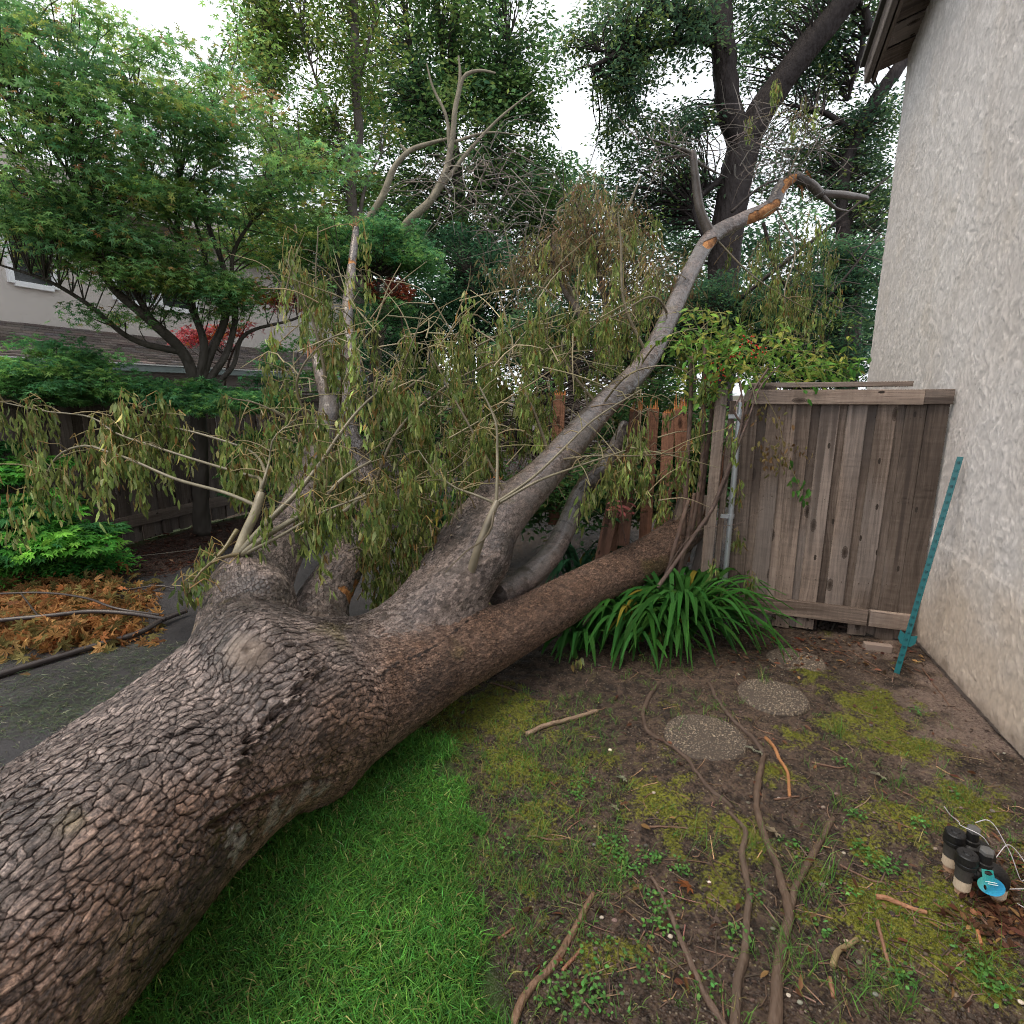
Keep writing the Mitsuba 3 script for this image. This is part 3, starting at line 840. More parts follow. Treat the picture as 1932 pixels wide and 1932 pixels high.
def plates(x, y):                        # the same for the renderer
    f1, f2, rid, ox, oy = mi.Float(9), mi.Float(9), mi.Float(0), mi.Float(0), mi.Float(0)
    fx, fy = dr.floor(x), dr.floor(y)
    for a in (-1, 0, 1):
        for b in (-1, 0, 1):
            cx, cy = fx + a, fy + b
            dx = x - (cx + .5 + JX * (mikit.cell_rand(cx, cy, 1) - .5))
            dy = y - (cy + .5 + JY * (mikit.cell_rand(cx, cy, 2) - .5))
            d = dr.maximum(dr.abs(dx), dr.abs(dy)) * .7 + .3 * dr.sqrt(dx * dx + dy * dy)
            near = d < f1
            f2 = dr.select(near, f1, dr.minimum(f2, d))
            rid, ox, oy = dr.select(near, mikit.cell_rand(cx, cy, 3), rid), dr.select(near, dx, ox), dr.select(near, dy, oy)
            f1 = dr.minimum(f1, d)
    return f2 - f1, rid, ox, oy


def bark_tube(nm, step, fine, coarse, win, plate, depth, smooth_from, smooth_to, lo_s=None, tone=None, extra=None):
    """One limb as a displaced tube. win: the angles (from the top, towards the camera's right) that get the fine spacing."""
    pts, rad = LIMB[nm]
    p, r, s = spline(pts, rad, step)
    if lo_s is not None:                 # out of sight: coarse
        keep = (s > lo_s) | (np.arange(len(s)) % 6 == 0)
        p, r, s = p[keep], r[keep], s[keep]
    t, a, b = frames(p)
    up = Z - t * (t @ Z)[:, None]
    up = unit(np.where(np.linalg.norm(up, axis=1, keepdims=True) > .15, up, a))
    sd = np.cross(t, up)
    sd *= np.sign((sd @ np.array([.8, -.6, 0])).mean())
    R = r.max()
    g = [math.radians(win[0])]
    while g[-1] < math.radians(win[0]) + 2 * math.pi - coarse / R * .7:
        inside_ = g[-1] < math.radians(win[1])
        g.append(g[-1] + (fine if inside_ else coarse) / R)
    g = np.array(g)
    g = np.r_[g, g[0] + 2 * math.pi]
    # swelling into the other limbs, on a coarse net
    ii = np.unique(np.linspace(0, len(p) - 1, min(len(p), 90)).astype(int))
    gg = np.linspace(g[0], g[-1], 73)
    grow = np.zeros((len(ii), len(gg)))
    dirs = np.cos(gg)[None, :, None] * up[ii][:, None] + np.sin(gg)[None, :, None] * sd[ii][:, None]
    done = np.zeros(grow.shape, bool)
    for m in np.arange(0, .40, .03):
        x = p[ii][:, None] + dirs * (r[ii][:, None, None] * (1 + m))
        d = tree_sdf(x.reshape(-1, 3)).reshape(grow.shape)
        hit = (d >= -.002) & ~done
        grow[hit] = m
        done |= hit
    grow[~done] = .38
    from scipy.ndimage import gaussian_filter
    grow = gaussian_filter(grow, 1.1, mode=('nearest', 'wrap'))
    gi = RegularGridInterpolator((s[ii], gg), grow, bounds_error=False, fill_value=None)
    S, G = np.meshgrid(s, g, indexing='ij')
    k = gi(np.stack([S, G], -1))
    base = r[:, None] * (1 + k)
    # lumps of the wood itself
    c3 = np.stack([S * 2.4, np.cos(G) * 1.1, np.sin(G) * 1.1], -1)
    base = base * (1 + .07 * (meshkit.fbm(c3 + R * 50, 3, 7) - .5))
    # bark
    circ = 2 * math.pi * R
    ny = max(6, int(circ / plate[1]))
    wx, wy = meshkit.fbm(np.stack([S * 5, np.cos(G) * 2.2, np.sin(G) * 2.2], -1), 3, 3) - .5, meshkit.fbm(np.stack([S * 4, np.cos(G) * 2.2, np.sin(G) * 2.2], -1), 3, 13) - .5
    wf = meshkit.fbm(np.stack([S * 26, np.cos(G) * R * 26, np.sin(G) * R * 26], -1), 2, 23) - .5
    X, Y = S / plate[0] + wx * 3.0 + wf * .7, (G - g[0]) / (2 * math.pi) * ny + wy * 3.6 + wf * .55 + S * .8
    e, rid, ox, oy = plates_np(X, Y)
    h = np.clip(e / .16, 0, 1)
    rough = 1 - np.clip((s - smooth_from) / max(smooth_to - smooth_from, 1e-6), 0, 1)[:, None]
    disp = depth * rough * ((h - 1) + .55 * (rid - .5) - .35 * ox * h + .60 * oy * h) + .003 * wf
    raw = np.zeros(G.shape, bool)
    pos = p[:, None] + (np.cos(G)[..., None] * up[:, None] + np.sin(G)[..., None] * sd[:, None]) * base[..., None]
    if extra is not None:
        disp, raw = extra(S, G, disp, raw, pos)
    pos = pos + (np.cos(G)[..., None] * up[:, None] + np.sin(G)[..., None] * sd[:, None]) * disp[..., None]
    n, m = G.shape
    i, j = np.meshgrid(np.arange(n - 1), np.arange(m - 1), indexing='ij')
    f = np.stack([i * m + j, i * m + j + 1, (i + 1) * m + j + 1, (i + 1) * m + j], -1).reshape(-1, 4)
    v = pos.reshape(-1, 3)
    f = np.vstack([f[:, [0, 1, 2]], f[:, [0, 2, 3]]])
    v = np.vstack([v, p[-1:] + t[-1:] * r[-1] * .3])
    jj = np.arange(m - 1)
    f = np.vstack([f, np.stack([jj * 0 + n * m, (n - 1) * m + jj + 1, (n - 1) * m + jj], 1)])
    uv = np.vstack([np.stack([X, Y], -1).reshape(-1, 2), [[X[-1, 0], Y[-1, 0]]]])
    raw = np.r_[raw.ravel(), True]
    # face outwards
    if np.einsum('ij,ij->', np.cross(v[f[:2000, 1]] - v[f[:2000, 0]], v[f[:2000, 2]] - v[f[:2000, 0]]), v[f[:2000, 0]] - np.repeat(p, 1, 0)[np.minimum(f[:2000, 0] // m, n - 1)]) < 0:
        f = f[:, ::-1]
    return v, f, uv, raw[f].sum(1) >= 2


SCARS, LICHEN, SEAMS = [], [], []                   # old knots, pale patches: (centre, radius), filled while the limbs are built


def scar_mask(p):
    m = mi.Float(0)
    for c, rad in SCARS:
        d2 = dr.squared_norm(p - mi.Point3f(*map(float, c)))
        m = dr.maximum(m, dr.exp(-dr.square(d2 / (rad * rad))))
    return m


def bark_tones(p, uv, crack, rid, young):
    f1, f2, f3 = F3(p.x * 48, p.y * 48, p.z * 48), F3(p.x * 210, p.y * 210, p.z * 210), F3(p.x * 3.2, p.y * 3.2, p.z * 3.2)
    lum = smoothstep(.25, .75, f1 * .45 + f2 * .55)
    brown = mix(mi.Color3f(.034, .019, .014), mi.Color3f(.245, .150, .106), lum)
    grey = mix(mi.Color3f(.050, .038, .036), mi.Color3f(.265, .215, .195), lum)
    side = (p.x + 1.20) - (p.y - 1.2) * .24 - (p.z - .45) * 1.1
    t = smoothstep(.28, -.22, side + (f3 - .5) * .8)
    if young:
        t = smoothstep(.25, .65, .3 + f3 + .25 * smoothstep(8, 60, uv.x))
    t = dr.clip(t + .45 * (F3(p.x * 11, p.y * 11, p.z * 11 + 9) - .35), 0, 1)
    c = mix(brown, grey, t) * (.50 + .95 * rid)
    dark = smoothstep(.50, .66, F3(p.x * 2.4, p.y * 2.4, p.z * 2.4 + 5))
    c = c * (1 - .62 * dark)
    return mix(c, mi.Color3f(.12, .10, .028) * (.5 + f1), smoothstep(.66, .82, F3(p.x * 4.2, p.y * 4.2, p.z * 4.2 + 31)) * .5), f1, f2


def bark_color(p, n, uv):
    e, rid, ox, oy = plates(uv.x, uv.y)
    e2, rid2, _, _ = plates(uv.x * 2.7 + 11, uv.y * 2.1 + 7)
    sm = scar_mask(p)
    across = smoothstep(-.10, .12, dr.abs(ox) - dr.abs(oy))      # 1 on the cracks that run across the stem: those are fainter
    wear = smoothstep(.42, .70, F3(p.x * 8, p.y * 8, p.z * 8 + 13))
    crack = smoothstep(.005, .120, e + (N3(p.x * 150, p.y * 150, p.z * 150) - .5) * .07 + .03 * across + .05 * wear)
    grain = F3(uv.x * 2.2, uv.y * 5.5, 0.0, octaves=4)
    fine = (.62 + .38 * smoothstep(.0, .10, e2)) * (.62 + .76 * smoothstep(.25, .75, grain))
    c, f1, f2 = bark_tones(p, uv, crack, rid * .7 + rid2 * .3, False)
    pale = mi.Float(0)
    for q_, rad in LICHEN:
        d = dr.norm(p - mi.Point3f(*map(float, q_)))
        pale = dr.maximum(pale, smoothstep(rad * 1.1, rad * .3, d + (f1 - .5) * rad * 2.2))
    c = mix(c, mi.Color3f(.33, .305, .27) * (.55 + .8 * f2), pale * .60)
    c = mix(c, mi.Color3f(.20, .155, .125) * (.6 + .7 * f1), sm * .8)
    k = dr.lerp(crack, mi.Float(1), dr.maximum(sm * .85, pale * .6))
    for a_, b_, w_ in SEAMS:
        e_ = b_ - a_
        L2 = float(e_ @ e_)
        q_ = p - mi.Point3f(*map(float, a_))
        hh_ = dr.clip(dr.dot(q_, mi.Vector3f(*map(float, e_))) / L2, 0, 1)
        d = dr.norm(q_ - mi.Vector3f(*map(float, e_)) * hh_) + (f1 - .5) * .02
        k = k * (.15 + .85 * smoothstep(w_ * .35, w_, d))
    return mix(mi.Color3f(.012, .008, .007), c * dr.lerp(fine, mi.Float(1), sm), k)


def bark_bump(p, n, uv):
    e, rid, ox, oy = plates(uv.x, uv.y)
    e2, rid2, ox2, oy2 = plates(uv.x * 2.7 + 11, uv.y * 2.1 + 7)
    sm = scar_mask(p)
    h = smoothstep(.0, .14, e) * (1 + .5 * (rid - .5)) - .30 * ox + .60 * oy + .22 * smoothstep(0, .12, e2) - .12 * ox2
    return h * (1 - .8 * sm) + .9 * F3(p.x * 80, p.y * 80, p.z * 80, octaves=4)


def bark_rough(p, n, uv):
    return .24 + .36 * smoothstep(.35, .65, F3(p.x * 5, p.y * 5, p.z * 5))


def young_color(p, n, uv):               # smoother bark: plates fade out along the limb, rings and pale patches come in
    e, rid, ox, oy = plates(uv.x, uv.y)
    old = 1 - smoothstep(42, 85, uv.x)
    c, f1, f2 = bark_tones(p, uv, e, dr.lerp(mi.Float(.65), rid, old), True)
    g = F3(p.x * 7, p.y * 7, p.z * 7)
    c = mix(c, mi.Color3f(.20, .18, .175) * (.4 + .9 * f2), smoothstep(.48, .62, g) * (1 - old) * .75) * dr.lerp(mi.Float(.80), mi.Float(1), old)
    c = mix(c, mi.Color3f(.06, .048, .040), smoothstep(.60, .72, F3(p.x * 11, p.y * 11, p.z * 11 + 3)) * .6)
    ring = smoothstep(.72, .95, dr.sin(uv.x * 1.55 + 5 * F3(p.x * 6, p.y * 6, p.z * 6))) * smoothstep(.42, .58, F3(p.x * 10, p.y * 10, p.z * 10 + 9))
    c = c * (1 - .38 * ring * (1 - old))
    crack = dr.lerp(mi.Float(1), smoothstep(.0, .11, e + .06 * smoothstep(-.1, .12, dr.abs(ox) - dr.abs(oy)) + .08 * smoothstep(.42, .7, F3(p.x * 8, p.y * 8, p.z * 8 + 13))), old)
    return mix(mi.Color3f(.022, .016, .013), c, crack)


def young_bump(p, n, uv):
    e, rid, ox, oy = plates(uv.x, uv.y)
    old = 1 - smoothstep(42, 85, uv.x)
    return old * (smoothstep(.0, .14, e) - .4 * ox) + .8 * F3(p.x * 60, p.y * 60, p.z * 60, octaves=4) + .15 * dr.sin(uv.x * 1.55 + 5 * F3(p.x * 6, p.y * 6, p.z * 6)) * (1 - old)


def torn_color(p, n, uv):
    f = F3(p.x * 30, p.y * 30, p.z * 30) * .5 + .5 * F3(uv.x * .5, uv.y * 5.0, 0.0)
    c = mix(mi.Color3f(.20, .075, .026), mi.Color3f(.56, .27, .10), smoothstep(.3, .7, f))
    return mix(c, mi.Color3f(.09, .05, .03), smoothstep(.58, .75, F3(p.x * 16, p.y * 16, p.z * 16 + 7)) * .7)


def torn_bump(p, n, uv):
    return F3(uv.x * .6, uv.y * 6.0, 0.0, octaves=4)


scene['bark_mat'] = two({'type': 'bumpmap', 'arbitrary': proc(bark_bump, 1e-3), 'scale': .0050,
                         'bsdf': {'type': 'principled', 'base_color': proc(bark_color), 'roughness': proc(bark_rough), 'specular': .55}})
scene['young_bark_mat'] = two({'type': 'bumpmap', 'arbitrary': proc(young_bump, 1e-3), 'scale': .0045,
                               'bsdf': {'type': 'principled', 'base_color': proc(young_color), 'roughness': .27, 'specular': .6}})
scene['torn_mat'] = two({'type': 'bumpmap', 'arbitrary': proc(torn_bump, 1e-3), 'scale': .006,
                         'bsdf': {'type': 'principled', 'base_color': proc(torn_color), 'roughness': .6, 'specular': .3}})


def near_seg(pos, a, b, w):              # 1 on the line a-b in space, 0 beyond w
    a, b = np.asarray(a), np.asarray(b)
    e = b - a
    x = pos - a
    h = np.clip((x @ e) / (e @ e), 0, 1)
    return np.exp(-(np.linalg.norm(x - h[..., None] * e, axis=-1) / w) ** 2)


def trunk_extra(S, G, disp, raw, pos):
    # old knots, rings round a scar
    for (x, y, rad) in ((468, 1228, .075),):
        c = surface_at(pos, x, y)
        SCARS.append((c, rad))
        d = np.linalg.norm(pos - c, axis=-1)
        m = np.exp(-(d / rad) ** 4)
        disp = disp * (1 - .85 * m) + m * (.014 * np.exp(-(d / rad) ** 2) + .0022 * np.sin(d * 420)) - .014 * np.exp(-(d / .014) ** 2)
    # the folded, torn ridge below the fork
    line = [(600, 1262), (580, 1282), (556, 1310), (521, 1352), (490, 1384), (468, 1402), (448, 1440), (420, 1475)]
    f = meshkit.fbm(pos * np.array([30.0, 30, 60]), 3, 5)
    for k, ((x0, y0), (x1, y1)) in enumerate(zip(line[:-1], line[1:])):
        a, b = surface_at(pos, x0, y0), surface_at(pos, x1, y1)
        m, m2 = near_seg(pos, a, b, .045), near_seg(pos, a, b, .016)
        disp = disp + m * (.008 + .050 * (f - .48)) - .022 * m2 * (f < .5)
    for line, wdt, dp in (([(395, 1560), (425, 1541), (473, 1515), (530, 1493), (577, 1479), (636, 1470)], .009, .018), ([(330, 1240), (400, 1195), (440, 1160)], .009, .012), ([(300, 1400), (360, 1375), (410, 1350)], .005, .006)):
        for (x0, y0), (x1, y1) in zip(line[:-1], line[1:]):
            a, b = surface_at(pos, x0, y0), surface_at(pos, x1, y1)
            SEAMS.append((a, b, wdt))
            disp = disp - dp * near_seg(pos, a, b, wdt)
            disp = disp + .008 * near_seg(pos, surface_at(pos, x0, y0 - 12), surface_at(pos, x1, y1 - 12), .018)
    for x, y, rad in ((450, 1600, .045), (440, 1575, .035), (512, 1553, .05), (520, 1525, .035), (575, 1500, .045), (610, 1488, .045), (548, 1530, .03)):
        LICHEN.append((surface_at(pos, x, y), rad))
    return disp, raw


def surface_at(pos, x, y):               # the point of this surface that lies on the ray through (x, y), nearest the eye
    d = unit(ray(x, y))
    w = pos - EYE
    s = w @ d
    off = np.linalg.norm(w - s[..., None] * d, axis=-1)
    return pos.reshape(-1, 3)[np.argmin((off + .02 * s).ravel() + (s.ravel() < .3) * 9)]


def lower_extra(S, G, disp, raw, pos):      # the pinched dark ridge where the two limbs part
    line = [(908, 1150), (880, 1172), (840, 1206), (800, 1232), (752, 1252), (712, 1278)]
    f = meshkit.fbm(pos * 40.0, 3, 8)
    for (x0, y0), (x1, y1) in zip(line[:-1], line[1:]):
        a, b = surface_at(pos, x0, y0), surface_at(pos, x1, y1)
        SEAMS.append((a, b, .010))
        m = near_seg(pos, a, b, .020)
        disp = disp + m * (.016 * (f - .25))
    return disp, raw


def middle_extra(S, G, disp, raw, pos):
    ring = np.clip(np.sin(S * 46 + 5 * meshkit.fbm(pos * 6.0, 2, 2)) - .82, 0, 1) * np.clip((S - 1.4) / .8, 0, 1)
    disp = disp - .003 * ring
    f = .3 * (meshkit.fbm(pos * 25.0, 2, 3) - .5)
    for x0, y0, x1, y1, w in ((1418, 416, 1468, 388, .075), (1334, 462, 1350, 456, .05), (1488, 345, 1500, 335, .07), (1478, 360, 1484, 352, .03)):
        m = near_seg(pos, surface_at(pos, x0, y0), surface_at(pos, x1, y1), w)
        r_ = m > .42 + f
        raw, disp = raw | r_, np.where(r_, -.009, disp)
    return disp, raw


def back_extra(S, G, disp, raw, pos):
    rust = (meshkit.fbm(pos * 7.0, 3, 6) > .64) & (S > .5)
    return np.where(rust, disp - .006, disp), raw | rust


for nm, part, a in (
    ('trunk', 'trunk', dict(step=.0080, fine=.0072, coarse=.04, win=(-80, 165), plate=(.046, .0250), depth=.0060, smooth_from=9, smooth_to=10, lo_s=1.25, extra=trunk_extra)),
    ('lower', 'limb', dict(step=.0090, fine=.0085, coarse=.04, win=(-80, 175), plate=(.028, .0150), depth=.0036, smooth_from=9, smooth_to=10, extra=lower_extra)),
    ('middle', 'limb', dict(step=.0105, fine=.0105, coarse=.04, win=(-100, 175), plate=(.026, .016), depth=.004, smooth_from=1.0, smooth_to=2.2, extra=middle_extra)),
    ('left', 'limb', dict(step=.0095, fine=.0090, coarse=.04, win=(-110, 170), plate=(.026, .016), depth=.0045, smooth_from=.35, smooth_to=1.4, extra=None)),
    ('back', 'limb', dict(step=.016, fine=.014, coarse=.04, win=(-110, 175), plate=(.05, .03), depth=.005, smooth_from=1.0, smooth_to=3.0, extra=back_extra)),
    ('stub', 'limb', dict(step=.0095, fine=.0095, coarse=.04, win=(-110, 175), plate=(.030, .018), depth=.005, smooth_from=9, smooth_to=10, extra=None)),
):
    v, f, uv, raw = bark_tube(nm, **a)
    kk = key(part, ft)
    from scipy.sparse import coo_matrix
    from scipy.sparse.csgraph import connected_components
    rf = np.nonzero(raw)[0]
    if len(rf):                          # each larger bare patch is a part of its own
        ff = f[rf]
        lab_ = connected_components(coo_matrix((np.ones(len(ff) * 2), (np.r_[ff[:, 0], ff[:, 1]], np.r_[ff[:, 1], ff[:, 2]])), shape=(len(v), len(v))), directed=False)[1][ff[:, 0]]
        sizes = np.bincount(lab_)
        for c_ in np.argsort(-sizes)[:4]:
            pick = rf[lab_ == c_]
            if len(pick) < 60:
                continue
            raw[pick] = False
            used, inv = np.unique(f[pick], return_inverse=True)
            MB().add(v[used], inv.reshape(-1, 3), uv=uv[used]).put(key('torn_wood', kk), 'torn_mat', smooth=True)
            gone = np.zeros(len(f), bool)
            gone[pick] = True
            raw = raw & ~gone
            f = f[~gone]
            rf_keep = ~gone
            raw, lab_full = raw[rf_keep], None
            break_map = np.cumsum(rf_keep) - 1
            keep_l = ~gone[rf]
            rf, lab_ = break_map[rf[keep_l]], lab_[keep_l]
        if kk + '__torn_wood' in scene:
            labels[kk + '__torn_wood'] = {'label': 'raw orange wood where the bark tore off'}
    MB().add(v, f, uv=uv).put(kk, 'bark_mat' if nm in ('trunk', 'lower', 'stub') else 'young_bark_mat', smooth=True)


def splinters(k, c, d, n, ln, w, spread, seed, col=(.45, .20, .08)):
    rr = rng(seed)
    m = MB()
    for _ in range(n):
        dd = unit(d + rr.normal(0, spread, 3))
        o = c + rr.normal(0, w * 2.2, 3)
        l_ = ln * rr.uniform(.4, 1)
        v, f = tube([o, o + dd * l_ * .6, o + dd * l_], [w, w * .7, .0008], 4, ln)
        m.add(v, f, tint(rr, 1, col, .3, .08)[0])
    m.put(k, 'matte_mat')


splinters(key('splinters', ft), at(938, 925, 3.95), np.array([.1, .2, 1.0]), 16, .16, .012, .25, 1)
splinters(key('splinters', ft), at(1508, 335, 7.15), np.array([.8, .1, -.3]), 18, .22, .016, .3, 2, (.33, .14, .06))
splinters(key('splinters', ft), at(594, 670, 4.6), np.array([-.1, .1, 1.0]), 12, .16, .010, .15, 3, (.38, .20, .12))
splinters(key('splinters', ft), at(672, 432, 6.7), np.array([.0, .1, 1.0]), 7, .14, .009, .15, 4, (.36, .16, .09))
# the snapped end that hangs from the limb's tip
barkc = (.085, .072, .064)
for pts, rad in (([(1500, 332, 7.15), (1530, 348, 7.18), (1550, 368, 7.2)], [.06, .055, .05]), ([(1545, 365, 7.2), (1590, 368, 7.3), (1636, 373, 7.5)], [.05, .045, .03]), ([(1552, 370, 7.2), (1575, 392, 7.2), (1600, 398, 7.3)], [.03, .022, .01]),
                 ([(1340, 442, 6.6), (1322, 400, 6.6), (1312, 335, 6.6), (1306, 285, 6.6)], [.06, .050, .042, .038]), ([(1306, 288, 6.6), (1270, 276, 6.5), (1215, 258, 6.3)], [.022, .014, .004]), ([(1306, 290, 6.6), (1250, 300, 6.5), (1200, 330, 6.3)], [.014, .009, .003]),
                 ([(1306, 300, 6.6), (1340, 320, 6.7), (1372, 335, 6.9)], [.020, .012, .004])):
    v, f = tube([at(*q_) for q_ in pts], rad, 10, .05, .25, 3)
    MB().add(v, f, np.array(barkc)[None] * (.5 + 1.0 * meshkit.fbm(v * 26.0, 3, 5))[:, None]).put(key('snapped_branch', ft), 'wet_mat', smooth=True)

# sprouts: pale young branches
SPROUT = []


def sprout(pts, r0, r1, col=(.155, .138, .092)):
    r0, r1 = r0 * .82, r1 * .8
    P3 = np.array([at(*q_) for q_ in pts])
    n = len(P3)
    rad = np.linspace(r0, r1, n)
    v, f = tube(P3, rad, 8, .05, .12, len(SPROUT))
    MB().add(v, f, np.array(col)[None] * (.45 + 1.1 * meshkit.fbm(v * 24.0, 3, len(SPROUT)))[:, None]).put(key('branch', ft), 'wet_mat', smooth=True)
    SPROUT.append((P3, rad))


K = 2.62                                  # the knob on the left limb
sprout([(448, 1048, 2.70), (462, 1010, 2.76), (486, 955, 2.82), (492, 930, 2.86)], .034, .026, (.21, .185, .125))
sprout([(486, 955, 2.82), (440, 935, 2.90), (330, 903, 3.05), (220, 858, 3.15), (150, 842, 3.2), (112, 858, 3.2), (88, 900, 3.2), (92, 935, 3.2)], .013, .005)
sprout([(488, 945, 2.84), (492, 905, 3.0), (470, 897, 3.1), (400, 877, 3.2), (290, 842, 3.3), (215, 815, 3.35), (178, 790, 3.4), (80, 775, 3.4), (0, 758, 3.4)], .013, .004)
sprout([(492, 930, 2.86), (500, 890, 3.2), (478, 855, 3.4), (400, 825, 3.5), (300, 803, 3.55), (248, 801, 3.6)], .013, .006)
sprout([(275, 803, 3.55), (278, 785, 3.5), (268, 770, 3.5)], .005, .002)
sprout([(492, 930, 2.9), (500, 900, 2.9), (508, 870, 3.0), (515, 830, 3.0), (560, 790, 3.1)], .012, .004)
sprout([(452, 1045, 2.70), (500, 990, 2.75), (560, 930, 2.85), (600, 880, 2.95), (640, 820, 3.1), (690, 760, 3.2), (720, 735, 3.2)], .022, .006)
sprout([(456, 1046, 2.70), (520, 1000, 2.7), (600, 950, 2.72), (650, 900, 2.8), (700, 870, 2.9)], .020, .008)
sprout([(456, 1048, 2.70), (540, 1005, 2.66), (600, 970, 2.66), (690, 935, 2.75)], .012, .006)
sprout([(572, 1012, 3.0), (600, 990, 3.0), (640, 970, 3.05), (690, 930, 3.2), (705, 915, 3.3)], .024, .007)
sprout([(450, 1046, 2.68), (410, 1055, 2.6), (370, 1090, 2.5), (352, 1130, 2.45)], .012, .004, (.13, .10, .05))
sprout([(447, 1000, 2.8), (420, 1040, 2.7), (385, 1075, 2.6)], .016, .006, (.12, .10, .045))
sprout([(888, 1082, 3.04), (900, 1040, 3.02), (925, 975, 3.05), (938, 945, 3.08)], .030, .022, (.20, .175, .13))
sprout([(936, 955, 3.08), (938, 900, 3.15), (938, 850, 3.25), (936, 800, 3.3), (925, 770, 3.35), (905, 730, 3.4)], .013, .006)
sprout([(938, 948, 3.08), (1000, 905, 3.15), (1060, 850, 3.25), (1110, 800, 3.35), (1210, 735, 3.5)], .012, .006)
sprout([(940, 950, 3.08), (1010, 910, 3.1), (1090, 880, 3.2), (1180, 850, 3.3)], .011, .005)
sprout([(935, 950, 3.08), (900, 935, 3.1), (860, 920, 3.2), (820, 890, 3.3), (790, 850, 3.4)], .011, .004)
sprout([(932, 960, 3.06), (925, 1000, 3.0), (915, 1015, 3.0), (880, 1040, 2.9), (840, 1080, 2.85)], .010, .003, (.10, .08, .05))
# long bowed branches of the crown behind
for a, b_, c_, d_, w in [((660, 880, 4.4), (760, 740, 4.3), (860, 675, 4.3), (1010, 600, 4.6), .02), ((690, 960, 3.9), (760, 800, 4.0), (840, 730, 4.1), (1100, 640, 4.6), .018), ((622, 765, 4.25), (600, 640, 4.2), (565, 540, 4.2), (540, 490, 4.2), .018),
                         ((640, 790, 4.6), (640, 650, 4.4), (600, 560, 4.4), (600, 430, 4.4), .016), ((1040, 870, 4.1), (1000, 760, 4.1), (960, 690, 4.2), (1060, 560, 4.4), .016), ((1130, 770, 4.7), (1060, 660, 4.7), (1090, 560, 4.8), (1060, 500, 4.8), .016),
                         ((1222, 672, 5.4), (1180, 580, 5.4), (1170, 440, 5.5), (1165, 400, 5.5), .022), ((1130, 770, 4.7), (1200, 700, 4.4), (1260, 690, 4.3), (1330, 720, 4.3), .012), ((1040, 870, 4.1), (1120, 860, 3.9), (1200, 860, 3.9), (1310, 850, 4.0), .012),
                         ((965, 955, 3.7), (900, 830, 3.7), (840, 720, 3.8), (800, 640, 3.8), .014), ((676, 870, 4.4), (720, 790, 4.2), (760, 690, 4.1), (800, 590, 4.1), .014), ((700, 955, 3.9), (780, 905, 3.7), (850, 890, 3.6), (900, 850, 3.6), .012),
                         ((600, 850, 3.9), (540, 790, 3.7), (480, 760, 3.6), (420, 750, 3.5), .013), ((610, 840, 3.9), (560, 720, 3.8), (620, 640, 3.8), (700, 620, 3.8), .012), ((1264, 597, 5.8), (1230, 560, 5.4), (1150, 600, 5.2), (1020, 620, 5.0), .014),
                         ((1200, 700, 5.2), (1250, 640, 5.0), (1320, 620, 5.0), (1390, 640, 5.0), .012), ((1345, 445, 6.6), (1420, 520, 6.5), (1480, 560, 6.4), (1560, 600, 6.4), .014), ((1480, 350, 7.1), (1500, 300, 7.0), (1520, 240, 7.0), (1470, 190, 7.0), .014),
                         ((1460, 384, 7.0), (1500, 470, 6.8), (1480, 560, 6.6), (1500, 640, 6.5), .014)]:
    sprout([a, b_, c_, d_], w, w * .3, (.155, .130, .085))

# wilted, hanging leaves
WILT = [((.235, .300, .092), .46), ((.140, .195, .064), .26), ((.330, .360, .160), .20), ((.250, .165, .066), .08)]


def wilt_cols(r, n):
    out = np.zeros((n, 3))
    pick = r.choice(4, n, p=[w for _, w in WILT])
    for k in range(4):
        out[pick == k] = tint(r, (pick == k).sum(), WILT[k][0], .26, .10)
    return out


def hang(mb, tw, c, r, n, drop, spread, ln=.068):
    """A drooping shoot: a thin arched twig and n leaves that hang from it."""
    a = r.random() * 6.28
    out = np.array([math.cos(a), math.sin(a), 0]) * spread
    p0, p1, p2, p3 = c, c + out * .55 + Z * .035, c + out * .95 - Z * drop * .25, c + out * 1.05 - Z * drop * .75
    v, f = tube([p0, p1, p2, p3], [.0030, .0026, .002, .001], 4, .08, cap=False)
    tw.add(v, f, tint(r, 1, (.22, .16, .06), .2, .1)[0])
    t = np.sort(r.random(n)) ** .8
    A, B = p1 + (p2 - p1) * np.clip(t * 2, 0, 1)[:, None], p2 + (p3 - p2) * np.clip(t * 2 - 1, 0, 1)[:, None]
    pos = np.where((t < .5)[:, None], A, B) + r.normal(0, .022, (n, 3)) - Z * (r.random(n) * drop * .35)[:, None]
    tip = np.c_[r.normal(0, .24, (n, 2)), -np.ones(n)]
    base = wilt_cols(r, n) * np.exp(r.normal(-.08, .28))
    leaves(mb, LANCE4, pos, tip, sph(r, n), ln * r.uniform(.6, 1.25, n), ln * r.uniform(.17, .30, n), base)


r = rng(101)
tw = MB()
n_hang = 0


def pj(p):                               # where a point shows
    d = np.asarray(p) - EYE
    z = d @ FWD
    return 966 + F * d[0] / z, 966 - F * (d @ UPV) / z


MID = [(pj(q_), q_[1]) for q_ in SEGS['middle'][0][6:]]


def clear_of_limb(c):                    # shoots hang behind the long limb or beside it, few in front
    for dz in (.05, -.12, -.28):
        x, y = pj(np.asarray(c) + Z * dz)
        for (a, b), Y in MID:
            if c[1] < Y + .12 and abs(x - a) < 52 and abs(y - b) < 52:
                return False
    return True


def drape(spots, part_seed, per=(26, 46), drop=(.14, .30), spread=(.05, .14)):
    mb = MB()
    rr = rng(part_seed)
    for c in spots:
        if not clear_of_limb(c) and rr.random() > .06:
            continue
        hang(mb, tw, np.asarray(c), rr, int(rr.integers(*per)), rr.uniform(*drop), rr.uniform(*spread))
    mb.put(key('foliage', ft), 'leaf_mat')


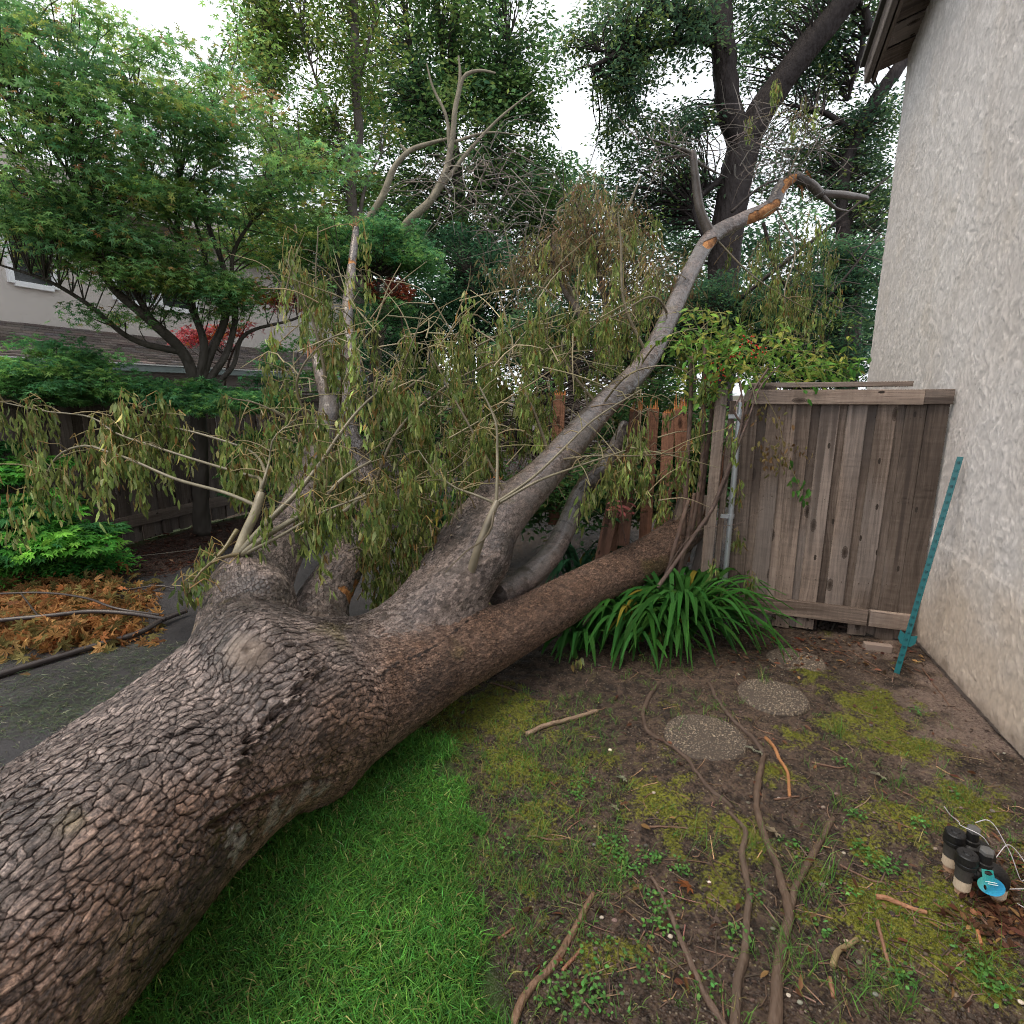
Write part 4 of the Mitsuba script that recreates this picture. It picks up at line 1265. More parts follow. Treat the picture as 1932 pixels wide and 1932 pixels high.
def along(idx, lo, hi, n, seed, off=.10):
    rr = rng(seed)
    out = []
    for i in idx:
        P3, rad = SPROUT[i]
        q_, _, s_ = spline(P3, rad, .03)
        for _ in range(n):
            k = int(len(q_) * rr.uniform(lo, hi))
            base = q_[min(k, len(q_) - 1)]
            e = base + rr.normal(0, off, 3) * np.array([1, 1, .6]) + Z * .03
            v, f = tube([base, (base + e) / 2 + Z * .02, e], [.004, .003, .002], 4, .08, cap=False)
            tw.add(v, f, tint(rr, 1, (.20, .17, .09), .15, .06)[0])
            out.append(e)
    return out


drape(along([1, 2], .45, 1.0, 20, 1, .09), 201, (30, 52), (.18, .36))
drape(along([3, 4], .6, 1.0, 12, 2, .09), 202, (26, 46), (.14, .28))
drape(along([5], .2, 1.0, 12, 3, .08), 203)
drape(along([6, 7, 8, 9], .45, 1.0, 9, 4, .10), 204)
drape(along([10, 11], .4, 1.0, 5, 5, .05), 205, (18, 30), (.10, .18))
drape(along([13], .55, 1.0, 7, 6, .08), 206)
drape(along([14, 15], .45, 1.0, 9, 7, .10), 207)
drape(along([16], .3, 1.0, 8, 8, .10), 208)
drape(along(list(range(18, 37)), .25, 1.0, 10, 9, .17), 209, (34, 60), (.16, .34), (.03, .09))


def region(poly, n, Y0, Y1, seed, **kw):
    """Shoots through the space seen inside poly (which the crown fills), each on its own twig."""
    rr = rng(seed)
    poly = np.array(poly, float)
    lo_, hi_ = poly.min(0), poly.max(0)
    out = []
    while len(out) < n:
        x = lo_ + (hi_ - lo_) * rr.random(2)
        if inside(poly, x[None])[0] < 0:
            e = at(x[0], x[1], rr.uniform(Y0, Y1))
            base = e + np.array([rr.normal(0, .15), rr.uniform(.05, .3), rr.uniform(-.35, .1)])
            v, f = tube([base, (base + e) / 2 + Z * .06, e], [.006, .004, .0025], 4, .1, cap=False)
            tw.add(v, f, tint(rr, 1, (.16, .135, .085), .2, .06)[0])
            out.append(e)
    drape(out, seed + 500, **kw)


region([(690, 690), (830, 610), (1000, 570), (1120, 560), (1210, 610), (1100, 720), (1000, 850), (930, 890), (860, 1000), (740, 930), (700, 850)], 135, 4.0, 5.6, 31, per=(50, 84), drop=(.18, .34), spread=(.02, .07))
region([(690, 950), (860, 900), (880, 990), (780, 1070), (720, 1110), (650, 1040)], 52, 3.1, 3.9, 32, per=(34, 54), drop=(.16, .30))
region([(430, 750), (520, 780), (640, 830), (700, 780), (640, 960), (560, 1000), (480, 880)], 34, 3.2, 4.0, 33, per=(26, 44))
region([(1090, 720), (1200, 740), (1330, 770), (1330, 980), (1230, 960), (1120, 880)], 44, 3.9, 4.8, 34, per=(26, 44), drop=(.14, .28))
region([(1140, 560), (1230, 480), (1300, 480), (1250, 590), (1180, 690), (1110, 650)], 64, 5.3, 6.4, 35, per=(30, 50), drop=(.2, .42))
region([(540, 440), (620, 430), (690, 520), (700, 640), (600, 680), (550, 560)], 16, 4.0, 4.8, 36, per=(26, 44), drop=(.2, .36))
region([(1370, 450), (1480, 380), (1560, 420), (1590, 560), (1480, 620), (1380, 580)], 60, 6.6, 7.4, 37, per=(26, 44), drop=(.2, .44))
drape([at(1398, 910, 3.97), at(1425, 1085, 3.80), at(1385, 1000, 3.98), at(1372, 1115, 3.95), at(1352, 1060, 4.0), at(1240, 1185, 3.6), at(1350, 1130, 4.2), at(1095, 1250, 3.3)], 210, (22, 36), (.10, .17), (.02, .05))
for poly_, n_, Y_ in (((1380, 1560, 190, 345), 130, 7.0), ((1200, 1340, 240, 330), 40, 6.5), ((1440, 1680, 380, 680), 60, 7.2)):
    for _ in range(n_):
        c = at(r.uniform(poly_[0], poly_[1]), r.uniform(poly_[2], poly_[3]), Y_ + r.normal(0, .15))
        d = unit(r.normal(0, 1, 3) * np.array([1, .4, .8])) * r.uniform(.15, .55)
        v, f = tube([c, c + d * .5 + r.normal(0, .05, 3), c + d + r.normal(0, .06, 3)], [.006, .004, .0015], 4, .1, cap=False)
        tw.add(v, f, tint(r, 1, (.12, .105, .095), .25, .05)[0])
for _ in range(260):
    c = at(r.uniform(520, 1250), r.uniform(560, 960), r.uniform(3.7, 5.2))
    if not clear_of_limb(c):
        continue
    d = unit(np.array([r.normal(.2, .8), r.normal(0, .4), r.normal(.35, .55)])) * r.uniform(.2, .75)
    v, f = tube([c, c + d * .5 + r.normal(0, .03, 3), c + d + r.normal(0, .05, 3) - Z * .06], [.0055, .004, .0015], 4, .1, cap=False)
    tw.add(v, f, tint(r, 1, (.25, .215, .135), .25, .05)[0])
tw.put(key('twigs', ft), 'matte_mat')
labels[ft + '__twigs'] = {'label': 'thin yellowish twigs', 'kind': 'stuff'}

# the pale limb piece with a sawn looking end, lying in the crotch
bl = thing('broken_limb', 'pale grey broken limb with blunt rounded end above the lower limb', 'broken limb')
LIMB['piece'] = ([tuple(at(938, 1126, 3.35)), tuple(at(985, 1098, 3.6)), tuple(at(1040, 1045, 3.95)), tuple(at(1072, 985, 4.3)), tuple(at(1095, 930, 4.6)), tuple(at(1140, 880, 4.9)), tuple(at(1180, 800, 5.2))], [.078, .082, .082, .078, .072, .066, .05])
v, f = tube(LIMB['piece'][0], LIMB['piece'][1], 40, .012, .10, 4)
i_ = np.arange(len(v)) // 40
MB().add(v, f, uv=np.c_[62 + i_ * .35, (np.arange(len(v)) % 40) * .5]).put(key('wood', bl), 'young_bark_mat', smooth=True)

# ---------------------------------------------------------------- trees and shrubs
BARK_DARK, BARK_GREY, BARK_PALE = (.040, .032, .030), (.13, .115, .10), (.27, .25, .20)


def bark_bump2(p, n, uv):
    return F3(p.x * 22, p.y * 22, p.z * 7, octaves=4)


scene['trunk_mat'] = two({'type': 'bumpmap', 'arbitrary': proc(bark_bump2, 4e-3), 'scale': .035, 'bsdf': {'type': 'principled', 'base_color': VC, 'roughness': .7, 'specular': .3}})


LEAF = 2.15                              # leaf colours below are reflectance alone; a leaf also lets light through


def foliage_set(r, centers, rad, flat, n, ln, wd, tpl, cols, up_jit, droop, mb, cvar=.22, tip_out=None):
    """n leaves round each centre, in flattened clusters of radius rad."""
    N = len(centers) * n
    base = np.repeat(centers, n, 0)
    d = sph(r, N) * (r.random((N, 1)) ** .45) * np.repeat(rad * r.uniform(.65, 1.35, len(centers)), n)[:, None]
    d[:, 2] *= flat
    d[:, 2] -= droop * (d[:, 0]**2 + d[:, 1]**2) / rad * .8
    a = r.random(N) * 6.28
    tip = np.c_[np.cos(a), np.sin(a), r.normal(-droop, .35, N)] + .7 * unit(d) * np.array([1, 1, .3])
    up = np.array([0, 0, 1.0]) + sph(r, N) * up_jit
    tone = np.repeat(np.exp(r.normal(0, cvar, len(centers))), n)[:, None]
    pick = np.repeat(r.choice(len(cols), len(centers), p=np.array([c[1] for c in cols]) / sum(c[1] for c in cols)), n)
    flip = r.random(N) < .15
    pick[flip] = r.integers(0, len(cols), flip.sum())
    c = np.array([c[0] for c in cols])[pick] * tone * np.exp(r.normal(0, .22, (N, 1))) * np.exp(r.normal(0, .10, (N, 3)) * np.array([1, .3, .8]))
    leaves(mb, tpl, base + d, tip, up, ln * r.uniform(.6, 1.3, N), wd * r.uniform(.7, 1.25, N), np.clip(c * LEAF, .003, .8))


def grow(name, label, cat, limbs, blobs, n_clusters, rad, n, ln, wd, cols, seed, tpl=DIAMOND, flat=.6, up_jit=.8, droop=.2, gap=.0, bark=BARK_DARK, twig=.006, mat='leaf_mat', group=None, bark_mat='trunk_mat', shell=.5, gapf=1.2):
    """A tree or shrub: limbs [(points, r0, r1)], the crown in blobs (centre, (rx, ry, rz), weight)."""
    r = rng(seed)
    t = thing(name, label, cat, group)
    skel = []
    tm = None
    for a, (pts, r0, r1) in enumerate(limbs):
        P3 = np.array(pts, float)
        L = np.r_[0, np.cumsum(np.linalg.norm(np.diff(P3, axis=0), axis=1))]
        rd = r0 + (r1 - r0) * (L / L[-1])
        v, f = tube(P3, rd, 12 if r0 > .03 else 7, max(.05, r0 * .7), .22, seed + a)
        w = meshkit.fbm(v * 6.0, 3, seed)[:, None]
        MB().add(v, f, np.array(bark)[None] * (.55 + .9 * w)).put(key('trunk' if a == 0 else 'limb', t), bark_mat, smooth=True)
        q_, rr_, _ = spline(P3, rd, .12)
        skel.append(q_)
    c, w = [], np.array([b[2] for b in blobs], float)
    w /= w.sum()
    for b, k in zip(blobs, r.multinomial(int(n_clusters * 1.6), w)):
        d = sph(r, k) * (r.random((k, 1)) ** (shell / 1.5)) * np.array(b[1])
        c.append(np.asarray(b[0]) + d)
    c = np.vstack(c)
    keep = meshkit.fbm(c * gapf, 2, seed) > gap
    c = c[keep][:n_clusters] if keep.sum() > n_clusters else c[keep]
    r.shuffle(c)
    mb = MB()
    foliage_set(r, c, rad, flat, n, ln, wd, tpl, cols, up_jit, droop, mb)
    mb.put(key('crown', t), mat)
    if skel and twig:
        sk = np.vstack(skel)
        kd = cKDTree(sk)
        tw = MB()
        low = c - np.array([0, 0, .5]) * np.minimum(1, rad * 2)
        _, idx = kd.query(low)
        for p, i_ in zip(c, idx):
            a = sk[i_]
            ln_ = np.linalg.norm(p - a)
            if ln_ > 2.6 or ln_ < .05:
                continue
            mid = (a + p) / 2 + r.normal(0, .10 * ln_, 3) + np.array([0, 0, .08 * ln_])
            v, f = tube([a, mid, p, p + (p - mid) * .15], [twig * 1.5, twig, twig * .5, twig * .2], 4, max(ln_ / 5, .06), cap=False)
            tw.add(v, f, np.array(bark) * r.uniform(.7, 1.3))
        tw.put(key('twigs', t), 'matte_mat')
        if t + '__twigs' in scene:
            labels[t + '__twigs'] = {'label': 'thin dark twigs', 'kind': 'stuff'}
    return t


def B(x, y, Y, rx, rz, w=1.0, ry=None):
    return (at(x, y, Y), (rx, ry or rx, rz), w)


def line(*pts):
    return [at(*p) for p in pts]


GREEN_MAPLE = [((.088, .168, .062), 4), ((.125, .205, .068), 3), ((.066, .138, .062), 3), ((.18, .22, .06), .9), ((.20, .13, .06), .25)]
# the Japanese maple in front of the dark fence
b0 = gp(382, 1008)
grow('japanese_maple', 'broad green maple with fine leaves standing before the dark fence', 'tree', [
    ([b0, b0 + Z * .25 + NR * .02, at(378, 880, 6.85), at(374, 790, 6.8), at(370, 722, 6.8)], .10, .085),
    (line((370, 722, 6.8), (345, 665, 6.7), (290, 610, 6.5), (215, 545, 6.3), (170, 470, 6.1), (120, 395, 5.9), (40, 300, 5.7)), .07, .012),
    (line((345, 665, 6.7), (250, 640, 6.4), (160, 570, 6.1), (90, 530, 5.9), (0, 500, 5.7)), .04, .010),
    (line((372, 730, 6.8), (385, 650, 6.8), (355, 560, 6.8), (345, 470, 6.8), (300, 380, 6.7), (270, 310, 6.6), (255, 180, 6.5)), .05, .008),
    (line((374, 735, 6.8), (400, 660, 6.9), (425, 600, 7.0), (420, 500, 7.0), (395, 430, 7.1), (385, 330, 7.1), (400, 200, 7.1)), .055, .008),
    (line((376, 740, 6.8), (430, 660, 7.0), (445, 590, 7.1), (440, 480, 7.2), (500, 390, 7.3), (570, 330, 7.4)), .045, .007),
    (line((290, 610, 6.5), (240, 520, 6.4), (215, 430, 6.3), (160, 330, 6.1), (120, 200, 5.9)), .035, .008),
    (line((425, 600, 7.0), (395, 520, 7.0), (372, 430, 6.9), (335, 330, 6.8), (330, 230, 6.8)), .030, .006),
    (line((378, 745, 6.8), (440, 690, 7.1), (455, 640, 7.2), (560, 600, 7.3), (640, 560, 7.4)), .035, .007),
    (line((170, 470, 6.1), (155, 380, 6.0), (90, 270, 5.8), (0, 170, 5.6)), .025, .006)],
    [B(60, 80, 5.6, 1.1, .7, 1.6), B(200, 150, 6.0, 1.0, .6, 1.5), B(330, 190, 6.5, .9, .5, 1.2), B(70, 250, 5.6, 1.1, .5, 1.6), B(230, 290, 6.2, 1.0, .5, 1.5), B(400, 300, 6.9, .9, .55, 1.2), B(110, 370, 5.8, 1.0, .36, 1.3), B(270, 410, 6.4, .9, .4, 1.2), B(440, 420, 7.1, .9, .45, 1.1), B(370, 500, 6.8, .7, .35, .7),
     B(560, 420, 7.4, .8, .5, .9), B(580, 320, 7.5, .8, .5, .8), B(500, 230, 7.2, .8, .5, .6), B(420, 110, 7.0, .8, .5, .4), B(0, 390, 5.4, .7, .4, 1.0), B(560, 520, 7.4, .7, .4, .7), B(140, 490, 5.9, .6, .12, .6), B(220, 455, 6.1, .9, .14, 1.0), B(80, 450, 5.8, .8, .14, .9), B(410, 555, 6.8, .5, .2, .5), B(240, 585, 6.3, .5, .1, .6), B(260, 515, 6.2, .7, .1, .9), B(370, 520, 6.7, .7, .12, .8), B(60, 520, 5.6, .6, .1, .6), B(120, 600, 5.9, .4, .1, .4), B(30, 610, 5.5, .4, .12, .5), B(20, 540, 5.5, .5, .1, .4), B(330, 560, 6.5, .5, .12, .4), B(50, 570, 5.7, .5, .1, .3), B(-120, 200, 5.2, 1.1, .9, 1.3), B(130, 20, 5.8, 1.2, .6, 1.2)],
    640, .30, 58, .066, .066, GREEN_MAPLE, 41, tpl=STAR, flat=.30, up_jit=.5, droop=.35, gap=.40, bark=(.060, .052, .044), twig=.0055, gapf=1.7)
# its lower skirt, and the darker maple under the gutter
grow('low_maple', 'low spreading maple foliage hanging over the top of the dark fence', 'tree', [(line((376, 760, 6.75), (300, 745, 6.4), (200, 735, 6.1), (60, 730, 5.9)), .025, .006), (line((378, 770, 6.75), (470, 760, 6.6), (560, 740, 6.6)), .02, .005)],
     [B(60, 705, 5.7, .55, .22, 1), B(180, 725, 6.0, .6, .18, 1.3), B(320, 740, 6.3, .6, .14, 1.3), B(460, 755, 6.4, .55, .14, 1), B(130, 660, 6.2, .5, .15, .5), B(560, 690, 6.7, .55, .35, 1.2), B(520, 640, 7.0, .5, .3, .8), B(640, 640, 6.8, .4, .3, .6), B(20, 770, 5.4, .4, .3, .6)],
     175, .22, 75, .064, .064, [((.065, .150, .050), 4), ((.045, .115, .048), 3), ((.095, .180, .048), 1.5)], 42, tpl=STAR, flat=.3, up_jit=.45, droop=.35, bark=(.06, .05, .04), twig=.004)
grow('red_maple', 'maple with crimson leaves showing among the green foliage', 'tree', [(line((420, 760, 7.8), (430, 690, 7.8), (470, 600, 7.8), (485, 560, 7.8)), .02, .006)],
     [B(378, 628, 7.6, .32, .16, 1.3), B(485, 562, 7.7, .3, .16, 1), B(440, 615, 7.7, .3, .14, .8), B(560, 570, 7.7, .24, .12, .6), B(345, 665, 7.5, .2, .2, .6), B(590, 700, 7.6, .3, .2, .9)],
     30, .17, 40, .055, .055, [((.20, .035, .045), 3), ((.33, .09, .10), 2), ((.30, .10, .03), 1)], 43, tpl=PALM, flat=.4, droop=.3, bark=(.06, .04, .035), twig=.004)
grow('red_sprig_shrub', 'small russet leaved shrub in the shade beside the bare grey branches', 'shrub', [(line((770, 700, 7.6), (760, 620, 7.6), (748, 545, 7.6)), .02, .006)],
     [B(735, 545, 7.6, .30, .14, 1), B(765, 530, 7.7, .2, .1, .5)], 15, .14, 34, .055, .05, [((.17, .050, .028), 2), ((.11, .030, .024), 2)], 44, tpl=PALM, flat=.5, bark=(.06, .04, .035))
grow('mounded_maple', 'mounded bright green maple crown in front of the dark shrubs', 'tree', [(line((700, 800, 8.0), (705, 650, 8.0), (715, 520, 8.0)), .06, .02)],
     [B(690, 455, 7.9, .75, .28, 1.2), B(790, 495, 8.0, .45, .20, .7), B(620, 480, 7.7, .5, .25, .8), B(735, 440, 8.2, .6, .25, .7), B(700, 600, 7.8, .6, .4, .8), B(620, 600, 7.6, .5, .4, .7), B(660, 690, 7.6, .5, .4, .8), B(560, 470, 7.6, .45, .3, .6)],
     165, .22, 50, .062, .062, [((.065, .150, .060), 3), ((.100, .190, .060), 2), ((.040, .110, .050), 2)], 45, tpl=STAR, flat=.4, up_jit=.6, droop=.3, bark=(.06, .05, .045))
grow('seedling_maple', 'bright green palmate seedlings at the foot of the dark fence', 'shrub', [([gp(60, 1085), at(60, 1000, 5.2), at(40, 930, 5.2)], .02, .006), ([gp(110, 1090), at(120, 1030, 5.1)], .012, .004)],
     [B(50, 960, 5.1, .40, .18, 1.2), B(110, 1010, 5.0, .40, .16, 1.2), B(20, 1030, 4.8, .40, .2, 1.2), B(40, 880, 5.3, .4, .25, .8), B(130, 930, 5.4, .3, .2, .5), B(-60, 960, 4.6, .4, .3, .8), B(20, 820, 5.5, .4, .25, .6)],
     90, .20, 62, .085, .085, [((.050, .160, .030), 3), ((.095, .235, .040), 2), ((.030, .095, .030), 2)], 46, tpl=PALM7, flat=.3, up_jit=.4, droop=.3, bark=(.06, .05, .04))
grow('leafy_weed', 'lush green weeds with pointed leaves along the bed by the dry leaves', 'weeds', [],
     [B(40, 1085, 5.0, .4, .14, 1.2), B(130, 1080, 5.1, .35, .16, 1.2), B(195, 1060, 5.4, .22, .16, 1), B(100, 1050, 5.2, .4, .15, 1), B(200, 1108, 5.1, .25, .05, .6), B(10, 1050, 4.9, .3, .2, .8)],
     105, .13, 48, .065, .018, [((.045, .170, .040), 3), ((.085, .225, .045), 2), ((.028, .100, .030), 1)], 47, tpl=LANCE4, flat=.7, up_jit=.7, droop=.2, twig=0)
grow('fence_shrub', 'dark green shrub against the dark fence behind the sprouting knob', 'shrub', [(line((470, 965, 7.2), (465, 900, 7.2), (460, 840, 7.2)), .015, .005)],
     [B(460, 880, 7.3, .35, .4, 1), B(520, 850, 7.3, .4, .4, 1), B(590, 900, 7.2, .45, .5, 1), B(480, 945, 7.0, .3, .2, .6), B(650, 860, 7.4, .5, .6, 1)],
     80, .2, 48, .065, .06, [((.028, .090, .030), 3), ((.050, .130, .035), 2)], 48, tpl=STAR, flat=.5, bark=(.05, .04, .035))

# trees behind
LIGHT = [((.085, .140, .038), 3), ((.130, .175, .045), 2.4), ((.055, .105, .035), 2), ((.18, .17, .05), .5)]
DENSE = [((.048, .092, .036), 3), ((.070, .125, .042), 3), ((.030, .064, .032), 2.0), ((.100, .150, .048), 1.2)]
OAK = [((.048, .088, .050), 3), ((.072, .120, .056), 2.4), ((.030, .060, .038), 2.0), ((.120, .165, .05), 1.1)]
grow('slender_tree', 'tall airy light green tree with one straight thin trunk', 'tree', [
    (line((668, 760, 10.2), (676, 600, 10.2), (668, 430, 10.2), (664, 330, 10.2), (676, 270, 10.2), (672, 170, 10.2), (668, 0, 10.2), (662, -200, 10.2)), .11, .05),
    (line((664, 330, 10.2), (640, 250, 10.2), (600, 160, 10.2), (570, 60, 10.2)), .04, .01), (line((672, 170, 10.2), (700, 60, 10.2), (720, -60, 10.2)), .035, .01),
    (line((508, 330, 10.4), (512, 200, 10.4), (506, 60, 10.4)), .03, .012), (line((676, 420, 10.2), (690, 350, 10.3), (720, 290, 10.4)), .04, .01)],
    [B(600, 60, 10.4, 1.3, 1.4, 1.6), B(560, 200, 10.3, 1.0, .9, .8), B(505, 70, 10.6, .55, 1.0, .7), B(640, 250, 10.6, 1.0, 1.2, 1.2), B(600, 350, 10.4, 1.0, .8, 1.2), B(660, -120, 10.5, 1.6, 1.0, 1.0), B(520, 420, 10.2, 1.0, .7, .9), B(620, 460, 10.3, .8, .7, .9)],
    620, .34, 50, .090, .040, LIGHT, 51, flat=.8, gap=.42, bark=(.085, .072, .062), twig=.007)
grow('dense_tree', 'large dense dark green tree in the middle behind the fallen crown', 'tree', [
    (line((880, 760, 13.5), (880, 600, 13.5), (870, 400, 13.5), (850, 200, 13.5), (860, 0, 13.5)), .22, .06),
    (line((870, 420, 13.5), (930, 250, 13.4), (960, 80, 13.4)), .1, .03), (line((860, 300, 13.5), (790, 160, 13.4), (760, 0, 13.4)), .09, .03), (line((850, 200, 13.5), (830, 60, 13.4), (825, -100, 13.4)), .06, .03)],
    [B(850, 40, 13.6, 1.9, 1.7, 2.6), B(960, 110, 13.6, 1.0, 1.5, 1.6), B(760, 60, 13.5, 1.1, 1.6, 1.5), B(850, 250, 13.4, 1.9, 1.3, 2.2), B(975, 260, 13.5, .8, 1.0, 1.1), B(760, 300, 13.4, 1.1, 1.2, 1.4), B(900, 400, 13.4, 2.0, 1.0, 1.6), B(1030, 390, 13.8, 1.0, .9, 1.0), B(720, 420, 13.3, 1.1, 1.0, 1.1), B(850, -150, 13.6, 2.2, 1.2, 2.0), B(940, -40, 13.6, .9, .9, .9)],
    800, .44, 54, .125, .055, DENSE, 52, flat=.7, gap=.40, bark=(.055, .048, .042), twig=.010)
oak0 = [(1372, 760, 11.0)]
grow('oak_tree', 'big dark trunked oak forking beside the roof eave', 'tree', [
    (line((1352, 780, 11.0), (1362, 600, 11.0), (1372, 430, 11.0), (1392, 320, 11.0), (1408, 245, 11.0)), .29, .28),
    (line((1400, 275, 11.0), (1378, 215, 10.9), (1366, 110, 10.8), (1358, 0, 10.8), (1352, -140, 10.8)), .22, .16),
    (line((1404, 270, 11.0), (1440, 205, 10.9), (1500, 120, 10.8), (1590, 10, 10.6), (1690, -110, 10.5)), .24, .17),
    (line((1345, 40, 10.8), (1300, 30, 10.6), (1230, 20, 10.4), (1195, 80, 10.3), (1120, 125, 10.2)), .15, .03),
    (line((1364, 90, 10.8), (1330, 75, 10.7), (1280, 78, 10.6), (1180, 100, 10.4), (1130, 95, 10.3)), .08, .012),
    (line((1640, 60, 10.8), (1632, 20, 10.9), (1625, 100, 10.9), (1610, 150, 11.0), (1600, 190, 11.1)), .07, .02),
    (line((1800, -60, 11.2), (1720, 90, 11.2), (1640, 210, 11.2), (1600, 300, 11.2), (1590, 420, 11.1), (1605, 480, 11.1)), .12, .10),
    (line((1620, 260, 11.2), (1560, 215, 11.1), (1500, 200, 11.0)), .07, .02),
    (line((1372, 330, 11.0), (1310, 390, 10.8), (1340, 470, 10.7)), .07, .03),
    (line((1590, 420, 11.1), (1610, 560, 11.1), (1600, 760, 11.1)), .12, .15)],
    [B(1130, 60, 10.4, .75, .65, 1.2), B(1240, 60, 10.5, .9, .6, 1.3), B(1180, 160, 10.5, .5, .35, .6), B(1290, 130, 10.8, .8, .6, 1.1), B(1440, 60, 11.5, 1.0, .9, 1.5), B(1540, 150, 11.6, .8, .7, 1.2), B(1250, 290, 11.3, 1.0, .8, 1.4), B(1180, 250, 11.5, .5, .5, .5), B(1320, 210, 11.2, .8, .6, 1.0), B(1460, 300, 11.8, 1.0, .8, 1.2), B(1560, 300, 11.4, .8, .7, 1.2), B(1630, 250, 11.4, .6, .7, 1.2), B(1650, 400, 11.2, .5, .8, 1.2), B(1160, 380, 11.8, .8, .8, .9), B(1580, 60, 11.4, .6, .6, .8),
     B(1260, 410, 11.6, .9, .8, 1.0), B(1320, 320, 11.5, .8, .6, .9), B(1300, -120, 10.9, 2.2, .9, 1.8), B(1540, -100, 11.0, 1.8, .9, 1.2), B(1120, -60, 10.6, .9, .6, .7), B(1440, 180, 12.2, 1.0, .8, .9)],
    1000, .34, 50, .088, .042, OAK, 53, flat=.6, gap=.46, bark=(.026, .020, .020), twig=.010, gapf=1.0)
grow('evergreen_shrub', 'tall feathery dark evergreen filling the corner beside the stucco house', 'shrub', [(line((1500, 780, 8.0), (1500, 650, 8.0), (1490, 520, 8.0)), .07, .02), (line((1590, 780, 8.2), (1580, 640, 8.2), (1600, 560, 8.2)), .05, .015),
     (line((1310, 640, 8.0), (1400, 560, 7.9), (1500, 480, 7.8), (1600, 400, 7.8), (1680, 330, 7.9)), .035, .010), (line((1420, 700, 7.8), (1500, 620, 7.7), (1580, 540, 7.7), (1660, 440, 7.8)), .028, .008), (line((1440, 420, 7.7), (1470, 520, 7.7), (1530, 600, 7.7), (1570, 680, 7.7)), .024, .006), (line((1380, 400, 8.2), (1440, 350, 8.2), (1520, 330, 8.2)), .022, .006),
     (line((1460, 760, 7.8), (1530, 690, 7.7), (1600, 650, 7.7), (1680, 640, 7.8)), .022, .006)],
    [B(1230, 640, 8.6, .6, .6, 1.2), B(1290, 600, 8.8, .6, .6, 1.2), B(1350, 600, 8.3, .6, .6, 1.2), B(1430, 640, 8.0, .7, .6, 1.4), B(1520, 600, 8.2, .7, .6, 1.4), B(1600, 520, 8.4, .5, .6, 1.1), B(1560, 690, 8.0, .6, .4, 1.1), B(1340, 690, 8.0, .5, .4, .8), B(1440, 500, 8.6, .7, .6, 1.0), B(1330, 500, 8.8, .5, .5, .7), B(1600, 420, 8.6, .4, .4, .5), B(1610, 680, 7.6, .35, .25, .7)],
    760, .26, 70, .068, .026, [((.030, .070, .040), 3), ((.050, .100, .050), 2.4), ((.020, .045, .030), 2), ((.090, .140, .045), .6)], 54, flat=.35, gap=.30, up_jit=.5, bark=(.035, .028, .026), twig=.006)
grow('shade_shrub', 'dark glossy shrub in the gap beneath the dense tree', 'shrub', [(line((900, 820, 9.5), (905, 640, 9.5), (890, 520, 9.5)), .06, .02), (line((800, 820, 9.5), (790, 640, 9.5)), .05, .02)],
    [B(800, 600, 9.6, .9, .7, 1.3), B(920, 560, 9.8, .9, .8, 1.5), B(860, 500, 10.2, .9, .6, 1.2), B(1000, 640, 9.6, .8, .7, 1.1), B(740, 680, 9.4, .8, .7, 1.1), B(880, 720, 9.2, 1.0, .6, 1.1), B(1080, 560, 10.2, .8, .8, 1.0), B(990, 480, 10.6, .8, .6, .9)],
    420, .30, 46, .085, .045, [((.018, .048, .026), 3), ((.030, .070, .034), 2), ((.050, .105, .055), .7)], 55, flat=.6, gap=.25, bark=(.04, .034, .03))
grow('grey_green_shrub', 'pale grey green leafy shrub behind the wilted branches', 'shrub', [(line((1040, 760, 8.2), (1030, 640, 8.2), (1010, 580, 8.2)), .02, .008)],
    [B(1010, 610, 8.2, .35, .3, 1), B(950, 660, 8.2, .3, .25, .7), B(1090, 520, 8.8, .4, .4, .8)], 48, .2, 45, .075, .035, [((.10, .185, .10), 2), ((.065, .13, .07), 2)], 56, flat=.6, bark=(.07, .06, .05))
for k, (x, y, Y, rx, rz, lab) in enumerate([(150, 560, 24, 4.5, 3.0, 'distant tree crown behind the pale neighbour house'), (480, 480, 22, 3.5, 3.2, 'distant tree showing between slender tree and neighbour house'), (760, 560, 22, 3.4, 3.0, 'distant tree low behind the mounded maple'), (1080, 480, 21, 2.4, 2.9, 'distant tree in the gap left of the oak trunk'),
                                           (1300, 540, 22, 3.2, 2.8, 'distant tree directly behind the oak trunk'), (1520, 520, 21, 3.0, 3.0, 'distant tree behind the feathery evergreen'), (1690, 560, 23, 3.0, 2.5, 'distant tree hidden mostly by the stucco corner')]):
    grow('background_tree', lab, 'tree', [(line((x, 770, Y), (x + 8, 640, Y), (x, y, Y)), .22, .1)], [B(x, y, Y, rx, rz, 2), B(x - 60, y + 90, Y, rx * .8, rz * .6, 1), B(x + 60, y + 100, Y, rx * .8, rz * .6, 1)],
         200, .75, 44, .21, .11, [((.040, .080, .045), 3), ((.060, .110, .055), 2), ((.026, .055, .036), 2)], 70 + k, flat=.8, gap=.2, twig=0)

